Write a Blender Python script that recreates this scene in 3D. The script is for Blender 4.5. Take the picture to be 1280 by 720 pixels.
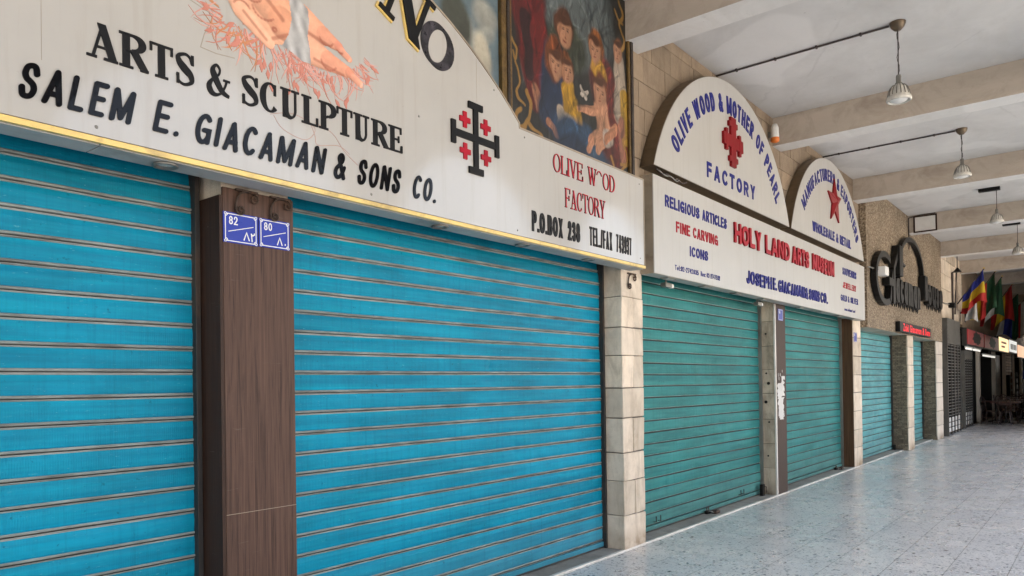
import bpy, bmesh, math, random
import numpy as np
from mathutils import Vector, Matrix
random.seed(7); RNG = np.random.default_rng(7)
for o in list(bpy.data.objects): bpy.data.objects.remove(o)
S = bpy.context.scene
COL = S.collection
PI = math.pi

# ------------------------------------------------------------------ camera, world, sun, exposure
cam_d = bpy.data.cameras.new("camera"); cam = bpy.data.objects.new("camera", cam_d); COL.objects.link(cam)
YAW, PITCH, ROLL = math.radians(39.5926), math.radians(0.3895), math.radians(0.7995)
Fw = Vector((math.cos(YAW)*math.cos(PITCH), math.sin(YAW)*math.cos(PITCH), math.sin(PITCH)))
Rt = Vector((math.sin(YAW), -math.cos(YAW), 0)); Dn = Fw.cross(Rt)
r2 = math.cos(ROLL)*Rt + math.sin(ROLL)*Dn; d2 = -math.sin(ROLL)*Rt + math.cos(ROLL)*Dn
M3 = Matrix((r2, -d2, -Fw)).transposed()
cam.matrix_world = Matrix.Translation((0, 0, 1.6)) @ M3.to_4x4()
cam_d.sensor_width = 36; cam_d.lens = 925.87/1280*36
cam_d.shift_x = (640-621.23)/1280; cam_d.shift_y = (473.99-360)/1280
cam_d.clip_start = 0.05; cam_d.clip_end = 500
S.camera = cam
SUN_EL, SUN_AZ = math.radians(62), math.radians(25)       # azimuth measured from +Y towards +X
W = bpy.data.worlds.new("World"); S.world = W; W.use_nodes = True
wn = W.node_tree.nodes; wl = W.node_tree.links
sky = wn.new("ShaderNodeTexSky"); sky.sky_type = 'NISHITA'; sky.sun_disc = False
sky.sun_elevation = SUN_EL; sky.sun_rotation = SUN_AZ; sky.air_density = 1.0; sky.dust_density = 5.0; sky.ozone_density = .4
bg = wn["Background"]; bg.inputs[1].default_value = 0.15
hs = wn.new("ShaderNodeHueSaturation"); hs.inputs["Saturation"].default_value = .68
wl.new(sky.outputs[0], hs.inputs["Color"]); wl.new(hs.outputs[0], bg.inputs[0])
sd = bpy.data.lights.new("sun", 'SUN'); sd.energy = 4.0; sd.angle = math.radians(0.5); sd.color = (1, .93, .83)
sun = bpy.data.objects.new("sun", sd); COL.objects.link(sun)
tosun = Vector((math.sin(SUN_AZ)*math.cos(SUN_EL), math.cos(SUN_AZ)*math.cos(SUN_EL), math.sin(SUN_EL)))
sun.rotation_euler = tosun.to_track_quat('Z', 'Y').to_euler(); sun.location = (0, 20, 40)
S.view_settings.view_transform = 'Standard'; S.view_settings.look = 'None'; S.view_settings.gamma = 1
S.view_settings.use_curve_mapping = False
S.view_settings.exposure = 2.66
S.cycles.max_bounces = 10; S.cycles.diffuse_bounces = 6; S.cycles.glossy_bounces = 4
S.cycles.sample_clamp_indirect = 8; S.cycles.caustics_reflective = False; S.cycles.caustics_refractive = False

# ------------------------------------------------------------------ materials
class NT:
    def __init__(s, name):
        s.m = bpy.data.materials.new(name); s.m.use_nodes = True
        s.n = s.m.node_tree.nodes; s.l = s.m.node_tree.links; s.b = s.n["Principled BSDF"]
        s.tc = s.n.new("ShaderNodeTexCoord")
    def add(s, t, **kw):
        n = s.n.new(t)
        for k, v in kw.items(): setattr(n, k, v)
        return n
    def set(s, k, v): s.b.inputs[k].default_value = v
    def link(s, a, b): s.l.new(a, b)
    def coord(s, scale=(1, 1, 1), rot=(0, 0, 0)):
        mp = s.add("ShaderNodeMapping"); s.link(s.tc.outputs["Object"], mp.inputs[0])
        mp.inputs["Scale"].default_value = scale; mp.inputs["Rotation"].default_value = rot
        return mp.outputs[0]
    def noise(s, co, scale, detail=5, rough=.55, dist=0):
        n = s.add("ShaderNodeTexNoise"); s.link(co, n.inputs["Vector"])
        n.inputs["Scale"].default_value = scale; n.inputs["Detail"].default_value = detail
        n.inputs["Roughness"].default_value = rough; n.inputs["Distortion"].default_value = dist
        return n.outputs[0]
    def ramp(s, fac, stops):
        r = s.add("ShaderNodeValToRGB"); s.link(fac, r.inputs[0]); e = r.color_ramp.elements
        while len(e) < len(stops): e.new(.5)
        for el, (p, c) in zip(e, stops):
            el.position = p; el.color = c if len(c) == 4 else (*c, 1)
        return r.outputs[0]
    def mix(s, a, b, fac, mode='MIX'):
        m = s.add("ShaderNodeMix", data_type='RGBA', blend_type=mode)
        for i, v in ((0, fac), (6, a), (7, b)):
            if isinstance(v, (int, float)): m.inputs[i].default_value = v
            elif isinstance(v, tuple): m.inputs[i].default_value = (*v[:3], 1)
            else: s.link(v, m.inputs[i])
        return m.outputs[2]
    def math(s, op, a, b=0.0):
        m = s.add("ShaderNodeMath", operation=op)
        for i, v in ((0, a), (1, b)):
            if isinstance(v, (int, float)): m.inputs[i].default_value = v
            else: s.link(v, m.inputs[i])
        return m.outputs[0]
    def bump(s, h, strength=.3, dist=.01, prev=None):
        b = s.add("ShaderNodeBump"); b.inputs["Strength"].default_value = strength; b.inputs["Distance"].default_value = dist
        s.link(h, b.inputs["Height"])
        if prev is not None: s.link(prev, b.inputs["Normal"])
        s.link(b.outputs[0], s.b.inputs["Normal"]); return b.outputs[0]
    def color(s, c): s.link(c, s.b.inputs["Base Color"])
    def rough(s, c):
        s.link(c, s.b.inputs["Roughness"])
    def island(s):
        g = s.add("ShaderNodeNewGeometry"); return g.outputs["Random Per Island"]

def mul(c, k): return tuple(min(1, x*k) for x in c[:3])

def simple(name, col, rough=.5, metal=0, var=.18, vs=3, bump=0, bs=60, stretch=(1, 1, 1), rvar=.1, dirt=None, dirts=1.3, spec=.5, isl=0):
    t = NT(name); co = t.coord(stretch)
    n = t.noise(co, vs, 6, .6)
    c = t.ramp(n, [(.25, mul(col, 1-var)), (.75, mul(col, 1+var))])
    if isl:
        c = t.mix(c, t.ramp(t.island(), [(0, (1-isl,)*3), (1, (1+isl*.3,)*3)]), 1.0, 'MULTIPLY')
    if dirt:
        d = t.noise(co, dirts, 8, .65, .6)
        c = t.mix(c, dirt, t.ramp(d, [(.5, (0, 0, 0)), (.72, (.75,)*3)]))
    t.color(c)
    t.set("Metallic", metal); t.set("Specular IOR Level", spec)
    r = t.noise(co, vs*4, 4)
    mr = t.add("ShaderNodeMapRange"); t.link(r, mr.inputs[0]); mr.inputs[3].default_value = max(.02, rough-rvar); mr.inputs[4].default_value = min(1, rough+rvar)
    t.rough(mr.outputs[0])
    if bump: t.bump(t.noise(co, bs, 4), bump, .01)
    return t.m

def shutter_paint(name, col, fade, fadeamt, rib=.2, rough=.42):
    t = NT(name); co = t.coord()
    n1 = t.noise(t.coord((.9, 1, 2.6)), 1.1, 8, .62, .4)
    c = t.mix(mul(col, .72), mul(col, 1.22), t.ramp(n1, [(.3, (0, 0, 0)), (.7, (1,)*3)]))
    n2 = t.noise(t.coord((1.0, 1, 5)), 2.2, 9, .7, .3)
    c = t.mix(c, fade, t.math('MULTIPLY', t.ramp(n2, [(.5, (0, 0, 0)), (.74, (1,)*3)]), fadeamt))
    # streaks running down
    n3 = t.noise(t.coord((14, 1, .5)), 2.0, 5, .7)
    c = t.mix(c, mul(col, .5), t.math('MULTIPLY', t.ramp(n3, [(.5, (0, 0, 0)), (.74, (1,)*3)]), .38))
    n6 = t.noise(t.coord((.25, 1, 7.7)), 2.6, 4, .6)
    c = t.mix(c, t.ramp(n6, [(.32, (.66, .74, .78)), (.68, (1.20, 1.10, 1.06))]), 1.0, 'MULTIPLY')
    # fine scratches and chips
    n4 = t.noise(t.coord((3, 1, 14)), 7, 8, .75)
    c = t.mix(c, (.20, .50, .55), t.math('MULTIPLY', t.ramp(n4, [(.61, (0, 0, 0)), (.70, (1,)*3)]), .6))
    n5 = t.noise(co, 26, 3, .6)
    c = t.mix(c, mul(col, .35), t.math('MULTIPLY', t.ramp(n5, [(.66, (0, 0, 0)), (.74, (1,)*3)]), .6))
    # grime near the ground
    sx = t.add("ShaderNodeSeparateXYZ"); t.link(t.tc.outputs["Object"], sx.inputs[0])
    mr = t.add("ShaderNodeMapRange"); t.link(sx.outputs[2], mr.inputs[0]); mr.inputs[1].default_value = 0; mr.inputs[2].default_value = .45; mr.inputs[3].default_value = .5; mr.inputs[4].default_value = 0
    c = t.mix(c, (.17, .19, .17), t.math('MULTIPLY', mr.outputs[0], n1))
    t.color(c)
    r = t.add("ShaderNodeMapRange"); t.link(n2, r.inputs[0]); r.inputs[3].default_value = rough-.1; r.inputs[4].default_value = rough+.14; t.rough(r.outputs[0])
    w = t.add("ShaderNodeTexWave", wave_type='BANDS', bands_direction='X'); t.link(t.coord(), w.inputs[0]); w.inputs["Scale"].default_value = 28
    patch = t.ramp(t.noise(t.coord((.5, 1, 1.5)), 1.3, 3), [(.42, (0, 0, 0)), (.62, (1,)*3)])
    b1 = t.bump(t.math('MULTIPLY', w.outputs[1], patch), rib, .004)
    t.bump(t.noise(co, 3.5, 4), .35, .03, b1); t.set('Specular IOR Level', .15)
    return t.m

def wood_lam(name, dark, light):
    t = NT(name)
    n = t.noise(t.coord((22, 22, .5)), 3.2, 9, .7, .9)
    w = t.noise(t.coord((55, 55, .9)), 3, 6, .7)
    c = t.ramp(t.math('ADD', t.math('MULTIPLY', n, .65), t.math('MULTIPLY', w, .35)), [(.37, dark), (.48, mul(light, .62)), (.63, light)])
    s = t.noise(t.coord((2, 2, 40)), 2.5, 6, .7)
    c = t.mix(c, (.5, .46, .42), t.math('MULTIPLY', t.ramp(s, [(.66, (0, 0, 0)), (.75, (1,)*3)]), .22))
    sp = t.noise(t.coord((1, 1, 1)), 34, 4, .6)
    c = t.mix(c, (.6, .57, .53), t.math('MULTIPLY', t.ramp(sp, [(.74, (0, 0, 0)), (.79, (1,)*3)]), .55))
    t.color(c); t.rough(t.ramp(n, [(.2, (.42,)*3), (.8, (.6,)*3)])); t.set('Specular IOR Level', .2); t.bump(w, .12, .004)
    return t.m

def limestone(name, col, var=.22, stain=(.20, .15, .10), stainamt=.6, tool=.5):
    t = NT(name); co = t.coord()
    n = t.noise(co, 5, 9, .65, .3)
    c = t.ramp(n, [(.25, mul(col, 1-var)), (.5, col), (.78, mul(col, 1+var*.7))])
    c = t.mix(c, t.ramp(t.island(), [(0, (.72, .70, .66)), (.5, (.95, .93, .9)), (1, (1.08, 1.04, .98))]), 1.0, 'MULTIPLY')
    st = t.noise(t.coord((3, 3, .9)), 1.7, 9, .72, .6)
    c = t.mix(c, stain, t.math('MULTIPLY', t.ramp(st, [(.48, (0, 0, 0)), (.72, (1,)*3)]), stainamt))
    pits = t.noise(co, 75, 4, .7)
    c = t.mix(c, mul(col, .45), t.math('MULTIPLY', t.ramp(pits, [(.62, (0, 0, 0)), (.72, (1,)*3)]), .6))
    g = t.add("ShaderNodeNewGeometry"); ed = t.ramp(g.outputs["Pointiness"], [(.5, (0, 0, 0)), (.56, (1,)*3)])
    c = t.mix(c, stain, t.math('MULTIPLY', t.math('MULTIPLY', ed, st), .4))
    sx = t.add("ShaderNodeSeparateXYZ"); t.link(t.tc.outputs["Object"], sx.inputs[0])
    mr = t.add("ShaderNodeMapRange"); t.link(sx.outputs[2], mr.inputs[0]); mr.inputs[1].default_value = .0; mr.inputs[2].default_value = .22; mr.inputs[3].default_value = 1.1; mr.inputs[4].default_value = 0
    c = t.mix(c, stain, t.math('MULTIPLY', mr.outputs[0], t.ramp(n, [(.35, (0, 0, 0)), (.6, (1,)*3)])))
    t.color(c); t.set("Roughness", .8); t.set("Specular IOR Level", .25)
    b = t.bump(pits, tool, .006); t.bump(n, .4, .015, b)
    return t.m

def plaster(name, col, stain, amt=.5, stretch=(1, 1, 1)):
    t = NT(name); co = t.coord(stretch)
    n = t.noise(co, 1.1, 9, .65, .5)
    c = t.ramp(n, [(.25, mul(col, .84)), (.7, mul(col, 1.08))])
    st = t.noise(t.coord((.9, 1.6, 2.2)), 1.3, 9, .7, .8)
    c = t.mix(c, stain, t.math('MULTIPLY', t.ramp(st, [(.46, (0, 0, 0)), (.75, (1,)*3)]), amt))
    cv = t.add("ShaderNodeTexVoronoi", feature='DISTANCE_TO_EDGE'); cw = t.add("ShaderNodeMixRGB"); cw.blend_type = 'ADD'; cw.inputs[0].default_value = .5
    t.link(co, cw.inputs[1]); t.link(t.noise(co, 2.5, 6, .7), cw.inputs[2]); t.link(cw.outputs[0], cv.inputs["Vector"]); cv.inputs["Scale"].default_value = .55
    crk = t.math('MULTIPLY', t.ramp(cv.outputs["Distance"], [(.0, (1,)*3), (.010, (0, 0, 0))]), t.ramp(t.noise(co, .7, 3), [(.46, (0, 0, 0)), (.56, (1,)*3)]))
    c = t.mix(c, mul(stain, .45), t.math('MULTIPLY', crk, .16))
    pt = t.noise(co, .45, 3, .4); c = t.mix(c, mul(col, 1.16), t.ramp(pt, [(.56, (0, 0, 0)), (.575, (.55,)*3)]))
    sp = t.noise(co, 24, 3, .5)
    c = t.mix(c, mul(stain, .5), t.math('MULTIPLY', t.ramp(sp, [(.72, (0, 0, 0)), (.78, (1,)*3)]), .5))
    t.color(c); t.set("Roughness", .82); t.set("Specular IOR Level", .2)
    b = t.bump(t.noise(co, 7, 8, .7), .35, .02); t.bump(t.noise(co, 60, 3), .12, .006, b)
    return t.m

def terrazzo(name):
    t = NT(name); co = t.coord()
    base = (.78, .76, .725)
    v = t.add("ShaderNodeTexVoronoi"); t.link(co, v.inputs["Vector"]); v.inputs["Scale"].default_value = 64; v.inputs["Randomness"].default_value = 1
    sv = t.add("ShaderNodeSeparateColor"); t.link(v.outputs["Color"], sv.inputs[0])
    c = t.ramp(sv.outputs[0], [(0, (.07, .07, .075)), (.15, (.17, .17, .175)), (.19, (.42, .425, .43)), (.5, base), (.8, (.82, .80, .765)), (1, (.88, .865, .83))])
    edge = t.ramp(v.outputs["Distance"], [(.25, (1,)*3), (.62, (0, 0, 0))])
    c = t.mix(base, c, edge)
    v2 = t.add("ShaderNodeTexVoronoi"); t.link(co, v2.inputs["Vector"]); v2.inputs["Scale"].default_value = 27
    s2 = t.add("ShaderNodeSeparateColor"); t.link(v2.outputs["Color"], s2.inputs[0])
    c = t.mix(c, (.055, .055, .06), t.math('MULTIPLY', t.ramp(s2.outputs[1], [(.84, (0, 0, 0)), (.86, (1,)*3)]), t.ramp(v2.outputs["Distance"], [(.25, (1,)*3), (.5, (0, 0, 0))])))
    # tile joints and a tone per tile
    tm = t.add("ShaderNodeMapping"); t.link(co, tm.inputs[0]); tm.inputs["Location"].default_value = (.1, -.25, 0)
    br = t.add("ShaderNodeTexBrick"); t.link(tm.outputs[0], br.inputs["Vector"]); br.offset = 0
    br.inputs["Scale"].default_value = 1; br.inputs["Brick Width"].default_value = .41; br.inputs["Row Height"].default_value = .41
    br.inputs["Mortar Size"].default_value = .0035; br.inputs["Mortar Smooth"].default_value = .2
    br.inputs["Color1"].default_value = (.92, .92, .93, 1); br.inputs["Color2"].default_value = (1.04, 1.03, 1.02, 1); br.inputs["Mortar"].default_value = (.42, .41, .39, 1)
    c = t.mix(c, br.outputs[0], 1.0, 'MULTIPLY')
    n = t.noise(co, .55, 8, .65, .5)
    c = t.mix(c, t.ramp(n, [(.28, (.88, .88, .89)), (.7, (1.06, 1.05, 1.03))]), 1.0, 'MULTIPLY')
    st = t.noise(co, 3.2, 9, .72)
    c = t.mix(c, (.30, .28, .26), t.math('MULTIPLY', t.ramp(st, [(.58, (0, 0, 0)), (.76, (1,)*3)]), .3))
    t.color(c)
    r = t.ramp(t.noise(co, 1.6, 8, .7), [(.3, (.22,)*3), (.7, (.34,)*3)]); t.rough(r); t.set("Specular IOR Level", .6)
    b = t.bump(t.noise(co, 1.8, 4), .05, .02)
    t.bump(br.outputs[1], .25, -.002, b)
    return t.m

def bricky(name, c1, c2, mortar, bw, rh, ms, plane='XZ', bump=.6, stain=None, noise=.5):
    """small split-stone facing; plane says which object axes run along the courses"""
    t = NT(name)
    sx = t.add("ShaderNodeSeparateXYZ"); t.link(t.tc.outputs["Object"], sx.inputs[0])
    cb = t.add("ShaderNodeCombineXYZ")
    t.link(t.math('ADD', sx.outputs[0], sx.outputs[1]) if plane == 'both' else sx.outputs['XYZ'.index(plane[0])], cb.inputs[0]); t.link(sx.outputs[2], cb.inputs[1])
    wob = t.noise(t.tc.outputs["Object"], 9, 4)
    vm = t.add("ShaderNodeMixRGB"); vm.blend_type = 'ADD'; vm.inputs[0].default_value = .012
    t.link(cb.outputs[0], vm.inputs[1]); t.link(wob, vm.inputs[2])
    br = t.add("ShaderNodeTexBrick"); t.link(vm.outputs[0], br.inputs["Vector"]); br.offset = .37; br.squash = .7; br.squash_frequency = 3
    br.inputs["Scale"].default_value = 1; br.inputs["Brick Width"].default_value = bw; br.inputs["Row Height"].default_value = rh
    br.inputs["Mortar Size"].default_value = ms; br.inputs["Mortar Smooth"].default_value = .5
    br.inputs["Color1"].default_value = (*c1, 1); br.inputs["Color2"].default_value = (*c2, 1); br.inputs["Mortar"].default_value = (*mortar, 1)
    n = t.noise(t.tc.outputs["Object"], 14, 8, .7)
    c = t.mix(br.outputs[0], t.ramp(n, [(.25, (.55,)*3), (.75, (1.35,)*3)]), noise*1.6 if noise*1.6 < 1 else 1.0, 'MULTIPLY')
    big = t.noise(t.coord((1, 1, .7)), .8, 6, .6)
    c = t.mix(c, t.ramp(big, [(.3, (.78, .76, .72)), (.7, (1.1, 1.08, 1.05))]), 1.0, 'MULTIPLY')
    t.color(c); t.set("Roughness", .85); t.set("Specular IOR Level", .2)
    b = t.bump(br.outputs[1], bump, -.012); t.bump(n, .6, .012, b)
    return t.m

def crushed(name, c1, c2, c3, scale):
    t = NT(name); co = t.coord()
    v = t.add("ShaderNodeTexVoronoi"); t.link(co, v.inputs["Vector"]); v.inputs["Scale"].default_value = scale
    s2 = t.add("ShaderNodeSeparateColor"); t.link(v.outputs["Color"], s2.inputs[0])
    c = t.ramp(s2.outputs[0], [(0, c1), (.5, c2), (1, c3)])
    c = t.mix(c, mul(c1, .55), t.ramp(v.outputs["Distance"], [(.45, (0, 0, 0)), (.8, (.8,)*3)]))
    n = t.noise(co, .9, 7, .65)
    c = t.mix(c, t.ramp(n, [(.3, (.72, .70, .66)), (.7, (1.12, 1.1, 1.06))]), 1.0, 'MULTIPLY')
    t.color(c); t.set("Roughness", .85); t.set("Specular IOR Level", .2)
    t.bump(v.outputs["Distance"], .7, -.012)
    return t.m

def attr_paint(name, rough=.45):
    t = NT(name); a = t.add("ShaderNodeAttribute"); a.attribute_name = "Col"
    n = t.noise(t.coord(), 14, 6, .7)
    t.color(t.mix(a.outputs[0], t.ramp(n, [(.3, (.82,)*3), (.7, (1.12,)*3)]), 1.0, 'MULTIPLY'))
    t.set("Roughness", rough); t.bump(t.noise(t.coord(), 90, 3), .1, .003)
    return t.m

def glow(name, col, strength):
    t = NT(name); t.set("Base Color", (*col, 1)); t.set("Emission Color", (*col, 1)); t.set("Emission Strength", strength); t.set("Roughness", .5)
    return t.m

M = {}
M['blue_paint'] = shutter_paint('turquoise shutter paint', (.0001, .235, .37), (.006, .34, .44), .34, .2, .5)
M['teal_paint'] = shutter_paint('teal shutter paint', (.028, .200, .198), (.10, .30, .29), .45, .12, .55)
M['pale_paint'] = shutter_paint('pale teal shutter paint', (.085, .32, .35), (.26, .44, .45), .8, .12, .5)
M['lip'] = simple('dusty shutter lip', (.22, .25, .235), .6, .1, .5, 5, .2, 50, (1, 1, 6), dirt=(.085, .075, .062), dirts=2.6)
M['lip_teal'] = simple('worn teal lip', (.22, .36, .34), .6, .1, .35, 6, .2, 50, dirt=(.13, .08, .04), dirts=3)
M['groove'] = simple('dark shutter joint', (.02, .024, .024), .7)
M['rail'] = simple('dark guide rail steel', (.035, .033, .032), .5, .3, dirt=(.12, .07, .04))
M['rail_grey'] = simple('grey guide rail steel', (.22, .22, .2), .45, .5, dirt=(.1, .06, .04))
M['wood_lam'] = wood_lam('brown wood laminate', (.020, .009, .006), (.118, .066, .048))
M['wood_dark'] = wood_lam('dark brown laminate', (.018, .009, .006), (.060, .032, .022))
M['wood_mid'] = wood_lam('reddish brown laminate', (.050, .026, .014), (.130, .068, .036))
M['lime'] = limestone('pale limestone', (.82, .735, .625), .24, (.26, .18, .11), .5, 1.0)
M['lime_grubby'] = limestone('grubby limestone', (.62, .54, .44), .28, (.10, .075, .05), .75)
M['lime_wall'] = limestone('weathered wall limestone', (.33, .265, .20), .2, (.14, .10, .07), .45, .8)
M['lime_white'] = limestone('white limestone', (.78, .73, .66), .14, stainamt=.12)
M['mortar'] = simple('mortar', (.12, .10, .08), .9)
M['marble'] = simple('white marble edge', (.66, .63, .58), .35, dirt=(.28, .24, .2), bump=.05)
M['sill'] = limestone('grey sill stone', (.50, .48, .45), .2, (.14, .12, .10), .5, .2)
M['floor'] = terrazzo('grey terrazzo')
M['ceil'] = plaster('white ceiling plaster', (.62, .615, .605), (.48, .465, .45), .35)
M['beam'] = plaster('tan beam render', (.47, .41, .345), (.22, .17, .13), .6, (2, .5, 2))
M['beam_white'] = plaster('white beam soffit', (.70, .69, .67), (.45, .42, .38), .4)
M['clad'] = crushed('crushed stone facing', (.17, .13, .095), (.28, .225, .165), (.38, .32, .245), 34)
M['ledge'] = bricky('split ledgestone', (.30, .255, .19), (.15, .125, .095), (.06, .05, .04), .11, .032, .004, 'both', .8)
def acrylic(name, col, rough, amt):
    t = NT(name); co = t.coord()
    n = t.noise(co, .9, 6, .6); c = t.ramp(n, [(.3, mul(col, .93)), (.7, mul(col, 1.05))])
    st = t.noise(t.coord((9, 1, .45)), 1.6, 7, .7); c = t.mix(c, (.30, .265, .20), t.math('MULTIPLY', t.ramp(st, [(.52, (0, 0, 0)), (.78, (1,)*3)]), amt))
    sp = t.noise(co, 17, 5, .7); c = t.mix(c, (.22, .20, .17), t.math('MULTIPLY', t.ramp(sp, [(.69, (0, 0, 0)), (.75, (1,)*3)]), amt*1.1))
    t.color(c); t.rough(t.ramp(st, [(.3, (rough,)*3), (.75, (rough+.12,)*3)])); t.bump(t.noise(co, 1.4, 3), .02, .02)
    return t.m
M['acrylic'] = acrylic('cream sign acrylic', (.43, .418, .395), .05, .34)
M['seam'] = simple('faint panel seam', (.30, .27, .22), .5)
M['acrylic2'] = acrylic('white sign acrylic', (.45, .442, .42), .28, .30)
M['gold'] = simple('yellow gold trim', (.72, .52, .17), .35, .1, .12, 5, dirt=(.2, .14, .08), dirts=4)
M['bronze'] = simple('bronze sign edge', (.13, .095, .06), .38, .5, .3, 3, dirt=(.05, .04, .03))
M['beige_side'] = simple('beige sign side', (.30, .25, .19), .5, 0, .25, 4, dirt=(.12, .08, .05), dirts=3)
M['soffit'] = simple('grey metal soffit', (.40, .39, .37), .55, 0, .15, 3, dirt=(.16, .15, .13))
M['black_gloss'] = simple('glossy black acrylic', (.005, .005, .006), .10, rvar=.05, spec=.16, bump=.15, bs=16)
M['black'] = simple('matt black', (.006, .006, .007), .5, spec=.2)
M['black_film'] = simple('peeling black film', (.012, .011, .014), .3, var=.5, vs=9, bump=.4, bs=14, dirt=(.10, .09, .11), dirts=6)
M['red'] = simple('crimson letter', (.33, .006, .02), .5, spec=.2)
M['darkred'] = simple('dark red letter', (.20, .006, .010), .5, spec=.2)
M['blue'] = simple('royal blue letter', (.012, .016, .17), .5, spec=.2)
M['iron'] = simple('rusty wrought iron', (.055, .035, .025), .65, .4, .4, 12, .3, dirt=(.16, .07, .03), dirts=5)
M['blackmetal'] = simple('black metal', (.007, .0065, .006), .5, .1, spec=.25)
M['plate'] = simple('blue enamel', (.008, .028, .30), .3, var=.1, spec=.3)
M['white'] = simple('white enamel', (.72, .72, .70), .35, var=.06)
M['frame_gold'] = simple('antique gilt frame', (.16, .10, .035), .42, .5, .45, 8, .5, 40, dirt=(.03, .02, .015), dirts=4)
M['frame_dark'] = simple('dark carved wood', (.022, .013, .009), .5, 0, .5, 12, .6, 45)
M['paint'] = attr_paint('painted canvas')
M['cord'] = simple('dark cable', (.045, .032, .028), .6)
M['shade'] = simple('milky lamp shade', (.55, .53, .48), .25, var=.2, vs=18)
M['orange'] = simple('orange plastic', (.62, .16, .02), .4)
M['grey_metal'] = simple('grey painted steel', (.13, .125, .11), .5, .3, .2, 4, dirt=(.06, .05, .04))
M['dark_metal'] = simple('dark steel', (.045, .042, .038), .5, .3)
M['paper'] = simple('torn paper', (.62, .61, .58), .8)
M['dark_wood'] = simple('dark chair wood', (.035, .014, .010), .35, dirt=(.01, .005, .004))
M['table_top'] = simple('red brown table', (.09, .028, .02), .3)
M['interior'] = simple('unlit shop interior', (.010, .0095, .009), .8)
M['led'] = glow('red led letters', (1, .012, .03), .035)
M['lit_cream'] = glow('lit cream sign', (1, .72, .38), .22)
M['lit_white'] = glow('lit white sign', (.9, .9, .85), .13)
M['lit_peach'] = glow('lit peach sign', (1, .55, .32), .13)
M['tube'] = glow('fluorescent tube', (1, .97, .9), .12)
M['plaza'] = simple('pale plaza paving', (.38, .36, .33), .7, 0, .12, 2)
M['facade'] = simple('pale stone facade', (.46, .41, .34), .8, 0, .12, 1)
for k, c in dict(f_blue=(.010, .022, .22), f_yellow=(.52, .36, .015), f_red=(.36, .012, .012), f_green=(.012, .07, .03), f_white=(.5, .5, .48), f_black=(.012, .012, .012)).items():
    M[k] = simple('flag cloth '+k[2:], c, .75)

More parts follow.
